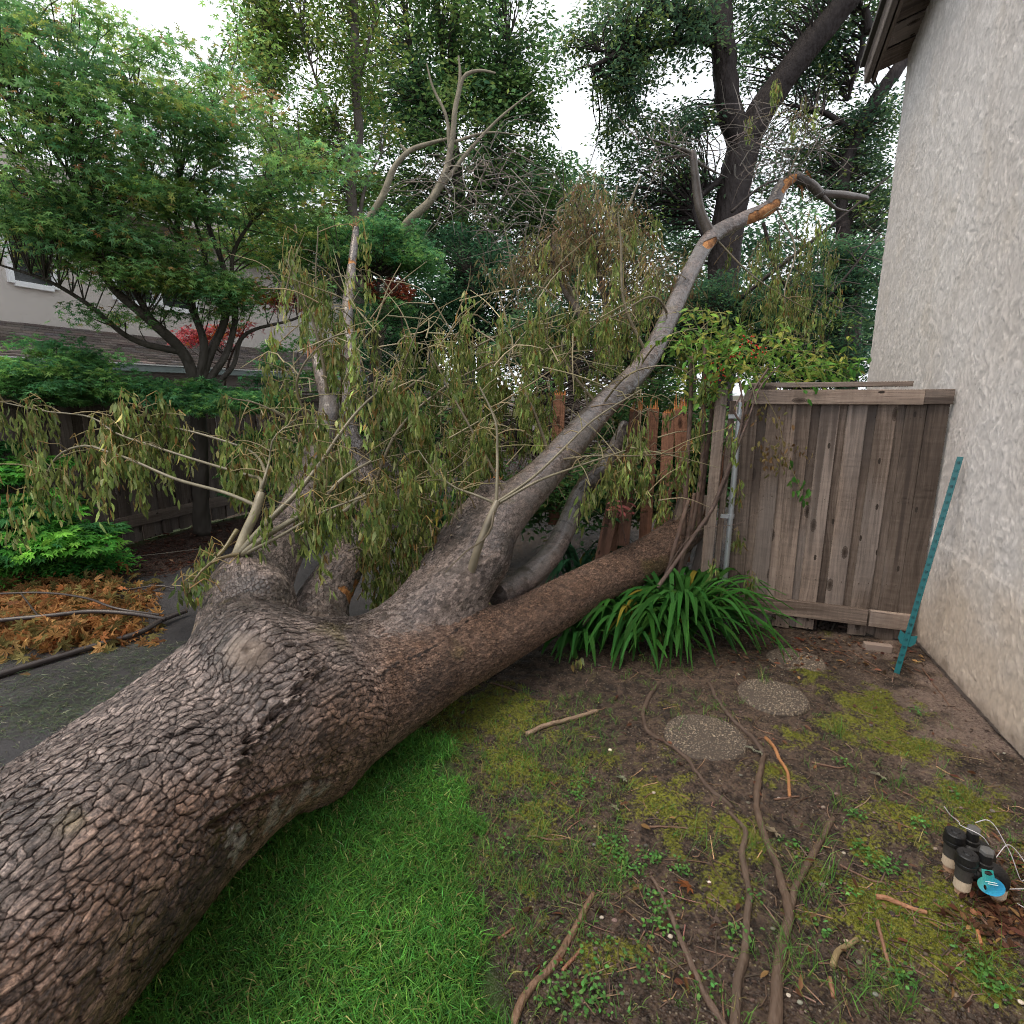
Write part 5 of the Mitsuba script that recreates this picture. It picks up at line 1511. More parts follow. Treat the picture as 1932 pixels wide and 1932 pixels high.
grow('understory_shrub', 'low mixed green undergrowth behind the collapsed planks', 'shrub', [(line((1000, 850, 7.4), (1000, 760, 7.4), (990, 700, 7.4)), .03, .01)],
    [B(1120, 660, 8.6, .8, .5, 1.2), B(1210, 690, 8.2, .6, .5, 1.0), B(1180, 900, 5.6, .6, .35, 1.3), B(1290, 880, 5.5, .5, .4, 1.3), B(1090, 930, 5.5, .5, .3, 1.0), B(1240, 790, 5.9, .6, .4, 1.2), B(1340, 860, 5.4, .35, .4, .8), B(980, 930, 5.6, .6, .3, 1.0), B(760, 800, 7.6, .7, .5, 1), B(860, 790, 7.4, .7, .6, 1), B(960, 780, 7.4, .7, .6, 1), B(1060, 770, 7.4, .7, .6, 1), B(1160, 760, 7.4, .7, .6, 1), B(1260, 740, 7.4, .7, .6, 1), B(900, 880, 6.4, .6, .4, .8), B(1050, 860, 6.4, .6, .4, .8), B(1220, 850, 6.6, .6, .5, 1), B(1320, 800, 7.0, .5, .6, 1)],
    520, .26, 46, .085, .040, [((.030, .070, .028), 3), ((.050, .100, .034), 2), ((.075, .09, .035), 1)], 57, flat=.7, bark=(.05, .04, .035))

# bare, snapped grey branches standing in the middle
bt = thing('bare_tree', 'bare grey tree with snapped pale branches in the middle distance', 'tree')
r = rng(8)
for a, (pts, r0, r1) in enumerate([([(700, 760, 8.6), (730, 560, 8.6), (765, 425, 8.6), (815, 375, 8.6), (840, 325, 8.6), (852, 270, 8.6), (862, 190, 8.6), (880, 140, 8.6), (905, 133, 8.6), (935, 138, 8.6)], .075, .012),
                                   ([(848, 290, 8.6), (842, 220, 8.6), (815, 160, 8.6), (805, 120, 8.6)], .03, .008), ([(690, 560, 8.7), (688, 430, 8.7), (722, 370, 8.7), (748, 310, 8.7), (768, 288, 8.7), (820, 268, 8.7), (845, 262, 8.7)], .066, .018), ([(768, 288, 8.7), (755, 272, 8.7)], .03, .012),
                                   ([(828, 360, 8.6), (880, 290, 8.6), (940, 225, 8.6), (1005, 172, 8.6)], .035, .008), ([(862, 190, 8.6), (868, 140, 8.6), (865, 105, 8.6)], .03, .01), ([(850, 270, 8.6), (920, 250, 8.6), (985, 255, 8.6)], .022, .006),
                                   ([(1175, 640, 9.2), (1176, 500, 9.2), (1168, 440, 9.2), (1155, 410, 9.2), (1165, 350, 9.2)], .05, .014), ([(1168, 440, 9.2), (1190, 380, 9.2), (1210, 330, 9.2)], .03, .008), ([(1155, 412, 9.2), (1130, 380, 9.2), (1120, 340, 9.2)], .03, .008), ([(1110, 640, 8.0), (1080, 560, 8.0), (1060, 520, 8.0), (1045, 500, 8.0)], .05, .02)]):
    pts = [at(*q_) for q_ in pts]
    v, f = tube(pts, np.linspace(r0, r1, len(pts)), 10, .08, .25, a)
    w = meshkit.fbm(v * 7.0, 3, 5)[:, None]
    MB().add(v, f, np.array((.200, .178, .135))[None] * (.35 + 1.3 * meshkit.fbm(v * np.array([30.0, 30, 12]), 3, 6)[:, None])).put(key('trunk' if a == 0 else 'branch', bt), 'matte_mat', smooth=True)
tw = MB()
for k in range(340):                     # tangle of fine dead twigs
    x, y = r.uniform(760, 1130), r.uniform(250, 520)
    if y < 250 + abs(x - 900) * .5 or y > 300 + (x - 700) * .75:
        continue
    c = at(x, y, r.uniform(7.6, 9.2))
    d = unit(r.normal(0, 1, 3) * np.array([1, .6, .6]))
    l_ = r.uniform(.3, .9)
    v, f = tube([c, c + d * l_ * .5 + sph(r, 1)[0] * .1, c + d * l_ + r.normal(0, .12, 3) - Z * .12], [.007, .005, .002], 4, .12, cap=False)
    tw.add(v, f, tint(r, 1, (.155, .135, .120), .25, .05)[0])
tw.put(key('twigs', bt), 'matte_mat')
labels[bt + '__twigs'] = {'label': 'tangle of fine dead grey twigs', 'kind': 'stuff'}
grow('withered_crown', 'brown withered foliage mass hanging in front of the distant trees', 'tree', [(line((1150, 700, 7.6), (1140, 560, 7.6), (1110, 450, 7.6), (1090, 390, 7.6)), .06, .015), (line((1100, 600, 7.4), (1060, 540, 7.4), (1040, 480, 7.4)), .05, .01)],
     [B(1100, 385, 7.6, .35, .3, .7), B(1150, 440, 7.5, .5, .3, 1.0), B(1050, 470, 7.4, .55, .3, 1), B(1210, 520, 7.2, .6, .35, 1), B(980, 500, 7.6, .5, .25, .8), B(1120, 540, 7.3, .6, .3, 1), B(1230, 430, 7.8, .4, .3, .6), B(900, 480, 7.9, .5, .3, .5)],
     130, .19, 42, .095, .018, [((.120, .105, .055), 3), ((.105, .070, .042), 2), ((.150, .130, .060), 1.4), ((.09, .10, .04), 1.2)], 58, tpl=LANCE4, flat=1.1, up_jit=1.5, droop=1.6, bark=(.11, .09, .075), twig=.006)

# ---------------------------------------------------------------- strap-leaved clumps under the lower limb
def strap_clump(label, base, n, reach, tall, seed, lean=(0, 0), cols=(.040, .128, .028)):
    t = thing('strap_leaf_plant', label, 'plant')
    r = rng(seed)
    for i_ in range(n):
        a = r.random() * 6.28
        d = np.array([math.cos(a), math.sin(a), 0]) + np.r_[lean, 0]
        L = reach * r.uniform(.65, 1.15)
        hgt = tall * r.uniform(.5, 1.15)
        o = base + np.r_[r.normal(0, .06, 2), 0]
        s = np.linspace(0, 1, 11)
        px = L * (s * .85 + .1 * s**2) * .95
        pz = hgt * (np.sin(np.minimum(s * 1.0, 1) * math.pi * r.uniform(.62, .92))) * (1.0) - .10 * s**3 * r.uniform(.2, 1.0)
        pz = np.maximum(pz, .012 + r.random() * .02)
        p = o + unit(d) * px[:, None] + Z * pz[:, None]
        w = .0158 * r.uniform(.8, 1.2) * np.sqrt(np.clip(np.minimum(s * 3 + .5, (1 - s) * 3.2 + .02), 0, 1))
        tt = unit(np.gradient(p, axis=0))
        sd = unit(np.cross(tt, Z + .25 * sph(r, 1)[0]))
        nn = np.cross(sd, tt)
        v = np.stack([p - sd * w[:, None] + nn * .004, p, p + sd * w[:, None] + nn * .004], 1).reshape(-1, 3)
        f = []
        for k in range(10):
            for q_ in (0, 1):
                f.append([3 * k + q_, 3 * k + q_ + 1, 3 * k + q_ + 4, 3 * k + q_ + 3])
        c = np.array(cols) * np.exp(r.normal(0, .25)) * np.exp(r.normal(0, .1, 3) * np.array([1, .2, 1]))
        if r.random() < .03:
            c = np.array((.26, .22, .04))
        MB().add(v, np.array(f), np.repeat(c[None], 33, 0) * np.repeat(np.where(s > .93, 1.25, 1.0), 3)[:, None]).put(key('leaf', t), 'gloss_leaf_mat', smooth=True)


strap_clump('large glossy strap leaved clump in front of the fence post', gp(1280, 1192), 190, .78, .42, 1, (.05, -.42))
strap_clump('strap leaved clump half under the lower limb, left of the large clump', gp(1195, 1200), 120, .62, .34, 2, (.0, -.32))
strap_clump('small strap leaved clump where the lower limb nears the soil', gp(1095, 1225), 34, .36, .22, 3, (0, -.1))
strap_clump('bluish strap leaved clump behind the lower limb', gp(1090, 1100), 50, .5, .34, 4, cols=(.030, .085, .045))
strap_clump('strap leaved clump in the shade behind the middle limb', gp(830, 1010), 40, .55, .5, 5, cols=(.030, .090, .035))
strap_clump('dark strap leaved clump below the collapsed planks', gp(1160, 1085), 40, .45, .34, 6, cols=(.022, .075, .030))

# ---------------------------------------------------------------- the vine with red berries over the fence corner
vine = thing('berry_shrub', 'sprawling bright green shrub with red berries over the fence corner', 'shrub')
r = rng(23)
canes = [[(1290, 1010, 4.35), (1296, 880, 4.35), (1303, 760, 4.35), (1303, 672, 4.35)], [(1318, 1000, 4.4), (1330, 880, 4.4), (1345, 760, 4.4), (1350, 700, 4.4)], [(1305, 1000, 4.3), (1322, 900, 4.3), (1328, 740, 4.3), (1330, 650, 4.3)], [(1335, 990, 4.3), (1350, 930, 4.3), (1362, 840, 4.3)],
         [(1275, 1100, 4.3), (1300, 1000, 4.3), (1310, 930, 4.3)], [(1255, 1090, 4.2), (1285, 990, 4.25), (1300, 940, 4.3)]]
for c in canes:
    v, f = tube([at(*q_) for q_ in c], np.linspace(.019, .014, len(c)), 9, .03, .3, 3)
    MB().add(v, f, tint(r, len(v), (.125, .085, .070), .18, .05)).put(key('cane', vine), 'matte_mat', smooth=True)
for c, r0 in (([(1240, 1110, 3.9), (1310, 1010, 4.02), (1350, 950, 4.02), (1378, 880, 4.0), (1400, 800, 4.0), (1420, 740, 4.0), (1450, 695, 4.06)], .015), ([(1330, 990, 4.05), (1365, 905, 4.0), (1392, 830, 3.97), (1402, 770, 3.98), (1395, 720, 4.05)], .012), ([(1345, 960, 4.02), (1385, 860, 3.97), (1412, 790, 3.96), (1432, 735, 3.98), (1470, 690, 4.1)], .010),
              ([(1400, 800, 3.97), (1385, 775, 3.97), (1398, 745, 3.97), (1390, 700, 4.1)], .008), ([(1240, 1105, 3.95), (1320, 1000, 4.0), (1400, 985, 3.98), (1440, 960, 3.97)], .003), ([(1385, 870, 3.98), (1360, 850, 3.98), (1375, 815, 3.98)], .004)):
    v, f = tube([at(*q_) for q_ in c], np.linspace(r0, r0 * .5, len(c)), 8, .03, .35, 5)
    MB().add(v, f, tint(r, len(v), (.105, .075, .065), .2, .05)).put(key('vine_stem', vine), 'matte_mat', smooth=True)
mb = MB()
sprays = [(1330, 610, 4.6), (1345, 640, 4.5), (1300, 660, 4.4), (1360, 660, 4.4), (1390, 690, 4.3), (1330, 700, 4.3), (1420, 650, 4.5), (1450, 670, 4.6), (1480, 690, 4.6), (1510, 670, 4.7), (1540, 690, 4.7), (1400, 640, 4.5), (1370, 710, 4.3), (1290, 700, 4.4), (1440, 700, 4.35), (1570, 670, 4.8), (1590, 690, 4.7), (1500, 640, 4.8), (1460, 640, 4.7), (1350, 735, 4.25), (1310, 730, 4.3), (1530, 655, 4.9), (1285, 640, 4.5), (1610, 680, 4.75), (1475, 705, 4.4), (1550, 705, 4.6), (1380, 690, 4.1), (1340, 680, 4.15), (1425, 690, 4.1), (1360, 640, 4.2), (1320, 650, 4.2), (1460, 680, 4.2), (1500, 695, 4.25), (1400, 660, 4.3), (1345, 600, 4.5), (1530, 680, 4.4)]
stem_m = MB()
for x, y, Y in sprays:
    c = at(x, y, Y)
    for q_ in range(4):
        e = c + r.normal(0, .13, 3) * np.array([1.2, 1, .8])
        a0 = c + r.normal(0, .05, 3) - Z * .05
        v, f = tube([a0, (a0 + e) / 2 + Z * .03, e], [.003, .0025, .0012], 4, .05, cap=False)
        stem_m.add(v, f, tint(r, 1, (.17, .20, .08), .2)[0])
        n = 9
        t_ = r.random(n)[:, None]
        leaves(mb, LANCE, a0 + (e - a0) * t_ + r.normal(0, .022, (n, 3)), np.c_[r.normal(0, 1, (n, 2)), r.normal(-.5, .5, n)], np.array([0, -.4, 1.0]) + sph(r, n) * .6, r.uniform(.045, .090, n), r.uniform(.022, .040, n), tint(r, n, (.150, .290, .062), .30, .14, (.34, .36, .09), .25))
mb.put(key('foliage', vine), 'gloss_leaf_mat')
stem_m.put(key('twigs', vine), 'matte_mat')
labels[vine + '__twigs'] = {'label': 'thin green twigs', 'kind': 'stuff'}
for x, y, n, sp in ((1412, 648, 14, .035), (1420, 668, 9, .03), (1382, 662, 7, .022), (1398, 672, 10, .03), (1350, 690, 12, .03), (1362, 703, 14, .035), (1345, 710, 8, .03), (1437, 662, 8, .025), (1338, 722, 6, .02)):
    m = MB()
    for q_ in range(n):
        s = trimesh.creation.icosphere(1, .0062)
        m.add(s.vertices + at(x, y, 4.22) + r.normal(0, sp, 3), s.faces, tint(r, 1, (.48, .020, .012), .2, .08)[0])
    m.put(key('berries', vine), 'wet_mat', smooth=True)
    labels[vine + '__berries' if vine + '__berries' in scene else vine] = labels.get(vine + '__berries', {'label': 'cluster of small red berries', 'kind': 'stuff'})
hv = MB()
for x, y, n, sp in ((1440, 855, 22, .05), (1462, 870, 16, .05), (1450, 830, 12, .05), (1478, 850, 16, .045), (1445, 775, 9, .04), (1480, 790, 7, .04), (1510, 848, 5, .03), (1538, 862, 2, .02), (1500, 835, 5, .03), (1415, 790, 12, .05), (1482, 880, 9, .04)):
    leaves(hv, LANCE, at(x, y, 3.95) + r.normal(0, sp, (n, 3)) * np.array([1, .5, 1]), np.c_[r.normal(0, .5, (n, 2)), -np.ones(n)], sph(r, n), r.uniform(.03, .055, n), r.uniform(.014, .022, n), tint(r, n, (.205, .175, .075), .25, .1, (.15, .095, .05), .3))
hv.put(key('dead_foliage', vine), 'leaf_mat')
labels[vine + '__dead_foliage'] = {'label': 'dry yellowish hanging leaves'}
hv = MB()
for x, y, n, sp in ((1492, 875, 2, .02), (1495, 905, 4, .025), (1512, 925, 6, .03), (1525, 932, 6, .03), (1522, 745, 2, .02), (1535, 725, 2, .02), (1605, 690, 4, .03), (1620, 680, 3, .03), (1600, 650, 2, .02)):
    leaves(hv, LANCE, at(x, y, 3.93) + r.normal(0, sp, (n, 3)) * np.array([1, .5, 1]), np.c_[r.normal(0, .6, (n, 2)), -np.ones(n)], np.array([0, -1.0, .3]) + sph(r, n) * .5, r.uniform(.045, .075, n), r.uniform(.020, .032, n), tint(r, n, (.075, .20, .045), .25, .1))
hv.put(key('foliage', vine), 'gloss_leaf_mat')
for c in ([(1440, 740, 3.97), (1470, 800, 3.95), (1480, 850, 3.94), (1512, 925, 3.93)], [(1430, 690, 4.1), (1480, 705, 4.0), (1520, 740, 3.95)], [(1400, 640, 4.5), (1480, 660, 4.5), (1560, 665, 4.6), (1612, 680, 4.7)], [(1340, 640, 4.5), (1345, 610, 4.6), (1350, 590, 4.6)]):
    v, f = tube([at(*q_) for q_ in c], .0022, 5, .05)
    MB().add(v, f, (.20, .17, .08)).put(key('vine_stem', vine), 'matte_mat', smooth=True)
rs = thing('red_seedling', 'small seedling with pinkish red leaves in front of the broken planks', 'plant')
v, f = tube([gp(1190, 1120), at(1180, 1020, 4.3), at(1165, 955, 4.25)], [.005, .004, .002], 6, .05)
MB().add(v, f, (.10, .06, .05)).put(key('stem', rs), 'matte_mat', smooth=True)
mb = MB()
n = 26
c = at(1168, 957, 4.2)
leaves(mb, LANCE, c + r.normal(0, .045, (n, 3)) * np.array([1.2, .6, .8]), np.c_[r.normal(.3, 1, n), r.normal(-.4, .6, n), r.normal(-.1, .3, n)], np.array([0, -.6, 1.0]) + sph(r, n) * .4, r.uniform(.045, .075, n), r.uniform(.018, .026, n), tint(r, n, (.30, .115, .115), .2, .08))
mb.put(key('foliage', rs), 'leaf_mat')

# ---------------------------------------------------------------- leaning steel fence stake
stake = thing('fence_stake', 'teal painted studded steel stake leaning against the stucco wall', 'fence stake')
s0, s1 = gp(1690, 1276, -.02), None
wall_pt = at(1812, 862, 3.44)
s1 = wall_pt - NR * max(0, (wall_pt @ NR) - (NW - .03))
ax_ = unit(s1 - s0)
sx = unit(NR * .75 - U * .66 - ax_ * ((NR * .75 - U * .66) @ ax_))
sy = np.cross(ax_, sx)
ln = np.linalg.norm(s1 - s0)
TEAL = (.010, .105, .120)
m = MB()
for (ox, oy, hx, hy) in ((0, 0, .0165, .0022), (0, .0152, .0022, .013)):
    v, f, _ = box((s0 + s1) / 2 + sx * ox + sy * oy, hx, hy, ln / 2, sx, sy, ax_, .001)
    m.add(*faceted(v, f)[:2], TEAL)
m.put(key('post', stake), 'wet_mat')
m = MB()
r = rng(77)
for k in range(27):
    c = s0 + ax_ * (.10 + .05 * k) - sy * .0052
    v, f, _ = box(c, .0075, .0035, .007, sx, sy, ax_, .002)
    m.add(*faceted(v, f)[:2], tint(r, 1, (.007, .070, .085), .2, .05)[0])
m.put(key('studs', stake), 'wet_mat')
labels[stake + '__studs'] = {'label': 'row of small studs', 'kind': 'stuff'}
c = s0 + ax_ * .255 + sy * .004
pl = SPoly([(-.050, .040), (-.050, -.015), (-.028, -.045), (.028, -.045), (.050, -.015), (.050, .040), (.024, .026), (-.024, .026)])
pm = trimesh.creation.extrude_polygon(pl, .004, engine='earcut')
v = c + pm.vertices[:, :1] * sx + pm.vertices[:, 1:2] * ax_ + pm.vertices[:, 2:] * sy
MB().add(*faceted(v, np.array(pm.faces))[:2], TEAL).put(key('anchor_plate', stake), 'wet_mat')

# ---------------------------------------------------------------- stepping stones
def agg_color(p, n, uv):
    v = voronoi(p.x * 105, p.y * 105)
    c = mix(mi.Color3f(.060, .046, .038), mi.Color3f(.36, .28, .20), v[2] * v[2])
    c = dr.select(v[2] > .93, mi.Color3f(.36, .31, .25), c)
    c = mix(c, mi.Color3f(.06, .05, .042), smoothstep(.30, .55, v[0]))
    dirt = smoothstep(.45, .7, F3(p.x * 9, p.y * 9))
    return mix(c, mi.Color3f(.07, .055, .045), dirt * .55)


def agg_bump(p, n, uv):
    return 1 - voronoi(p.x * 105, p.y * 105)[0]


scene['aggregate_mat'] = two({'type': 'bumpmap', 'arbitrary': proc(agg_bump, 1e-3), 'scale': .006, 'bsdf': {'type': 'principled', 'base_color': proc(agg_color), 'roughness': .55, 'specular': .4}})
for x, y, rx, lab, dz in ((1330, 1392, .208, 'round pebbled stepping stone nearest the camera', .0), (1457, 1316, .200, 'round pebbled stepping stone right of the strap leaved clump', .0), (1502, 1247, .19, 'pebbled stepping stone half buried by soil near the fence', -.012)):
    k = thing('stepping_stone', lab, 'stepping stone')
    c = gp(x, y)
    g = float(gh(c[:2])[0])
    prof = np.array([[0.0, .018], [rx - .03, .018], [rx - .010, .013], [rx, .0], [rx, -.05]])
    a = np.linspace(0, 2 * math.pi, 49)[:-1]
    v = np.vstack([np.c_[np.cos(a) * pr, np.sin(a) * pr, np.full(48, pz)] for pr, pz in prof[1:]] + [[[0, 0, .019]]])
    v[:, :2] *= (1 + .012 * np.sin(np.arctan2(v[:, 1], v[:, 0]) * 5 + x))[:, None]
    v = v + np.array([c[0], c[1], g + dz])
    f = []
    for q_ in range(3):
        for j in range(48):
            f.append([q_ * 48 + j, (q_ + 1) * 48 + j, (q_ + 1) * 48 + (j + 1) % 48, q_ * 48 + (j + 1) % 48])
    f = np.array(f)
    f = np.vstack([f[:, [0, 1, 2]], f[:, [0, 2, 3]], [[192, j, (j + 1) % 48] for j in range(48)]])
    MB().add(v, f).put(k, 'aggregate_mat', smooth=30)

# ---------------------------------------------------------------- roots, sticks, leaves on the soil
def root_bump(p, n, uv):
    return F3(p.x * 160, p.y * 45, p.z * 160, octaves=3)


scene['root_mat'] = two({'type': 'bumpmap', 'arbitrary': proc(root_bump, 1e-3), 'scale': .008, 'bsdf': {'type': 'principled', 'base_color': VC, 'roughness': .6, 'specular': .4}})


def ground_tube(k, pts, r0, r1, col, sink, seed, mat='root_mat', jit=.35):
    P3 = []
    for x, y in pts:
        c = gp(x, y)
        P3.append([c[0], c[1], float(gh(c[:2])[0])])
    P3 = np.array(P3)
    q_, rr_, _ = spline(P3, np.linspace(r0, r1, len(P3)), .035)
    rr = rng(seed)
    q_[:, :2] += (meshkit.fbm(np.c_[q_ * 14 + seed, ], 2, seed)[:, None] - .5) * .02
    q_[:, 2] = gh(q_[:, :2]) + rr_ * (1 - sink)
    v, f = tube(q_, rr_, 10, .02, jit, seed)
    MB().add(v, f, np.array(col)[None] * (.6 + .8 * meshkit.fbm(v * 40.0, 3, seed))[:, None]).put(k, mat, smooth=True)


RC = (.098, .066, .048)
for pts, r0, r1, col, sink, lab in (
    ([(1442, 1427), (1431, 1474), (1427, 1528), (1442, 1587), (1474, 1665), (1485, 1735), (1470, 1802), (1462, 1932), (1455, 2050)], .013, .023, RC, .25, 'longest thick surface root running down to the bottom edge'),
    ([(1572, 1548), (1545, 1592), (1521, 1638), (1497, 1688), (1488, 1735)], .011, .016, RC, .2, 'short side root joining the longest root from the right'),
    ([(1375, 1537), (1404, 1571), (1398, 1615), (1410, 1674), (1410, 1747), (1407, 1791), (1392, 1864), (1384, 1932), (1380, 2040)], .010, .019, (.100, .070, .052), .35, 'thick surface root just left of the longest root'),
    ([(1228, 1655), (1263, 1724), (1302, 1818), (1356, 1932), (1400, 2020)], .008, .013, (.115, .078, .060), .3, 'straight thin root slanting across the soil in the middle'),
    ([(1120, 1685), (1095, 1732), (1044, 1818), (1005, 1860), (974, 1911), (960, 1960)], .010, .016, (.165, .100, .065), .3, 'reddish brown root close to the lawn edge'),
    ([(1243, 1290), (1216, 1333), (1220, 1372), (1282, 1419), (1333, 1482), (1380, 1530)], .013, .010, (.090, .062, .048), .5, 'half buried root curling left of the near stepping stone'),
    ([(1336, 1292), (1364, 1341), (1419, 1396), (1440, 1425)], .012, .013, (.085, .060, .048), .45, 'root passing between the two stepping stones'),
):
    ground_tube(thing('surface_root', lab, 'root'), pts, r0 * .86, r1 * .84, col, sink, len(USED), jit=.55)
for pts, r0, r1, col, lab in (
    ([(1444, 1394), (1466, 1425), (1483, 1460), (1489, 1507)], .009, .007, (.34, .16, .07), 'orange peeled stick right of the near stepping stone'),
    ([(993, 1389), (1048, 1368), (1126, 1341)], .013, .012, (.24, .17, .12), 'pale stick lying on the moss beneath the lower limb'),
    ([(1652, 1697), (1700, 1712), (1748, 1726)], .009, .007, (.30, .15, .085), 'straight orange brown stick on the moss left of the irrigation valve'),
    ([(1653, 1742), (1668, 1785), (1682, 1832)], .006, .005, (.22, .12, .08), 'thin stick pointing to the bottom edge below the mossy patch'),
    ([(1570, 1830), (1582, 1797), (1615, 1776)], .010, .008, (.20, .15, .08), 'short curved mossy stick in the bare soil'),
    ([(1565, 1850), (1571, 1890)], .007, .006, (.26, .13, .08), 'stubby reddish stick near the bottom edge'),
    ([(940, 1772), (975, 1749)], .005, .004, (.24, .12, .07), 'reddish twig at the lawn edge beside the reddish brown root'),
    ([(1059, 1832), (1095, 1794)], .006, .005, (.24, .11, .07), 'red brown twig alongside the reddish brown root'),
    ([(1843, 1760), (1850, 1785)], .007, .006, (.34, .15, .07), 'stubby orange stick below the irrigation valve'),
):
    ground_tube(thing('stick', lab, 'stick'), pts, r0, r1, col, .1, len(USED), jit=.2)
for lab, pts in (('brown twig pointing at the irrigation valve, just above it', [(1767, 1518), (1823, 1556)]), ('thin twig beside the pale dry leaf, on its right', [(1691, 1480), (1744, 1513)]), ('long brown twig on the moss right of the side root', [(1586, 1630), (1641, 1662), (1685, 1674)]),
                 ('hooked thin twig in the bare soil above the side root', [(1533, 1436), (1583, 1448), (1600, 1431), (1554, 1407)]), ('short level twig at the lower end of the orange peeled stick', [(1460, 1512), (1507, 1505)]), ('brown twig lying at the lawn edge below the trunk', [(915, 1579), (944, 1534)]),
                 ('bent reddish twig on the soil left of the clover', [(993, 1579), (1044, 1587), (1083, 1581)]), ('dark twig below the lower limb near the moss', [(923, 1290), (974, 1312)]), ('long thin twig lying across the soil right of the clover', [(1216, 1564), (1298, 1566)]),
                 ('twig on the soil at the foot of the fence stake', [(1600, 1230), (1655, 1262)]), ('twig beside the stucco wall behind the fence stake', [(1740, 1260), (1790, 1330)]), ('twig in the leaf litter under the irrigation valve', [(1850, 1735), (1905, 1790)])):
    ground_tube(thing('twig', lab, 'twig'), pts, .0045, .003, (.15, .088, .062), .1, len(USED), jit=.15)
tl = MB()
rt = rng(17)
for k in range(480):
    x, y = rt.uniform(1050, 1930), rt.uniform(1225, 1900)
    c = gp(x, y)
    if inside(LAWN, c[None, :2])[0] < .05 or c @ NR > NW - .06 or c @ U > UF - .1:
        continue
    a_ = rt.random() * 6.28
    d_ = np.array([math.cos(a_), math.sin(a_), 0]) * rt.uniform(.03, .16)
    p = np.array([c - d_ / 2, c + np.r_[rt.normal(0, .012, 2), 0], c + d_ / 2])
    p[:, 2] = gh(p[:, :2]) + .003
    v, f = tube(p, [.0022, .0018, .0010], 5, .04, .2, k)
    tl.add(v, f, tint(rt, 1, (.125, .080, .058), .4, .1, (.28, .17, .10), .12)[0])
tl.put('twig_litter', 'matte_mat')
labels['twig_litter'] = {'label': 'fine broken twig bits strewn all over the soil', 'category': 'twig litter', 'kind': 'stuff'}


def flat_leaf(k, x, y, size, col, seed, tpl=PALM7, n=1, spread=.0, lift=.012):
    rr = rng(seed)
    mb = MB()
    c = gp(x, y)[:2]
    p = c + rr.normal(0, spread, (n, 2))
    a = rr.random(n) * 6.28
    leaves(mb, tpl, np.c_[p, gh(p) + lift], np.c_[np.cos(a), np.sin(a), rr.normal(.1, .25, n)], np.array([0, 0, 1.0]) + sph(rr, n) * .35, size * rr.uniform(.8, 1.1, n), size * rr.uniform(.8, 1.1, n), tint(rr, n, col, .15, .06))
    v = np.vstack(mb.v)
    v[:, 2] = np.maximum(v[:, 2] + rr.normal(0, .004, len(v)), gh(v[:, :2]) + .002)
    mb.v = [v]
    mb.put(k, 'leaf_mat')


for x, y, s, col, lab in ((1302, 1677, .055, (.34, .13, .055), 'curled orange leaf on the soil between weeds and roots'), (1467, 1212, .05, (.36, .085, .04), 'orange red leaf at the foot of the fence panel, by the strap leaves'), (1512, 1213, .05, (.34, .08, .045), 'orange red leaf under the rotted hole of the fence'), (1510, 1233, .045, (.33, .07, .04), 'orange red leaf on the buried stepping stone'),
                          (1665, 1463, .06, (.40, .38, .29), 'pale dry leaf in the middle of the bare soil'), (1466, 1577, .06, (.40, .33, .24), 'crumpled cream leaf beside the longest root'), (1422, 1419, .045, (.42, .42, .33), 'cream leaf beside the near stepping stone'), (1438, 1426, .04, (.42, .42, .33), 'small cream leaf on the end of the longest root'), (1180, 1470, .045, (.40, .42, .30), 'pale leaf in the moss above the clover'), (1165, 1530, .035, (.46, .44, .32), 'little pale leaf below the clover'),
                          (70, 1273, .10, (.42, .25, .12), 'single tan leaf on the asphalt below the dark branch'), (232, 1222, .055, (.40, .16, .07), 'orange leaf on the asphalt by the trunk'), (20, 1332, .06, (.42, .17, .06), 'orange leaf at the left edge of the asphalt'), (75, 1268, .05, (.42, .30, .16), 'small tan leaf beside the larger one on the asphalt')):
    flat_leaf(thing('fallen_leaf', lab, 'leaf'), x, y, s, col, len(USED), PALM7, 1)

r = rng(66)
litter = MB()
n = 700
xy = np.array([gp(x, y)[:2] for x, y in zip(np.r_[r.normal(1890, 40, 300), r.normal(1560, 130, 260), r.uniform(1000, 1900, 140)], np.r_[r.normal(1720, 55, 300), r.normal(1235, 22, 260), r.uniform(1300, 1900, 140)])])
ok = (inside(LAWN, xy) > .03) & (xy @ NR[:2] < NW - .05) & (xy @ U[:2] < UF - .05)
xy = xy[ok]
n = len(xy)
a = r.random(n) * 6.28
leaves(litter, LANCE, np.c_[xy, gh(xy) + .006 + r.random(n) * .012], np.c_[np.cos(a), np.sin(a), r.normal(.05, .2, n)], np.array([0, 0, 1.0]) + sph(r, n) * .5, r.uniform(.018, .055, n), r.uniform(.008, .022, n), tint(r, n, (.135, .070, .045), .4, .12, (.36, .22, .10), .12))
litter.put('leaf_litter', 'leaf_mat')
labels['leaf_litter'] = {'label': 'brown leaf litter by the irrigation valve and fence foot', 'category': 'leaf litter', 'kind': 'stuff'}
crumbs = MB()
ico = trimesh.creation.icosphere(0, 1.0)
for k in range(2600):
    x, y = r.uniform(850, 1930), r.uniform(1215, 1930)
    c = gp(x, y)
    if inside(LAWN, c[None, :2])[0] < .02 or c @ NR > NW - .02 or c @ U > UF - .05:
        continue
    v = ico.vertices * r.uniform(.5, 1.2, (12, 1)) * np.array([1, r.uniform(.6, 1), r.uniform(.5, .9)]) * r.uniform(.003, .010) * (1.6 if r.random() < .06 else 1)
    crumbs.add(v + np.array([c[0], c[1], 0]), ico.faces, tint(r, 1, (.052, .036, .028), .35, .06)[0])
for q_ in range(len(crumbs.v)):
    crumbs.v[q_][:, 2] += gh(crumbs.v[q_][:1, :2])[0] + .001
crumbs.put('soil_crumbs', 'matte_mat')
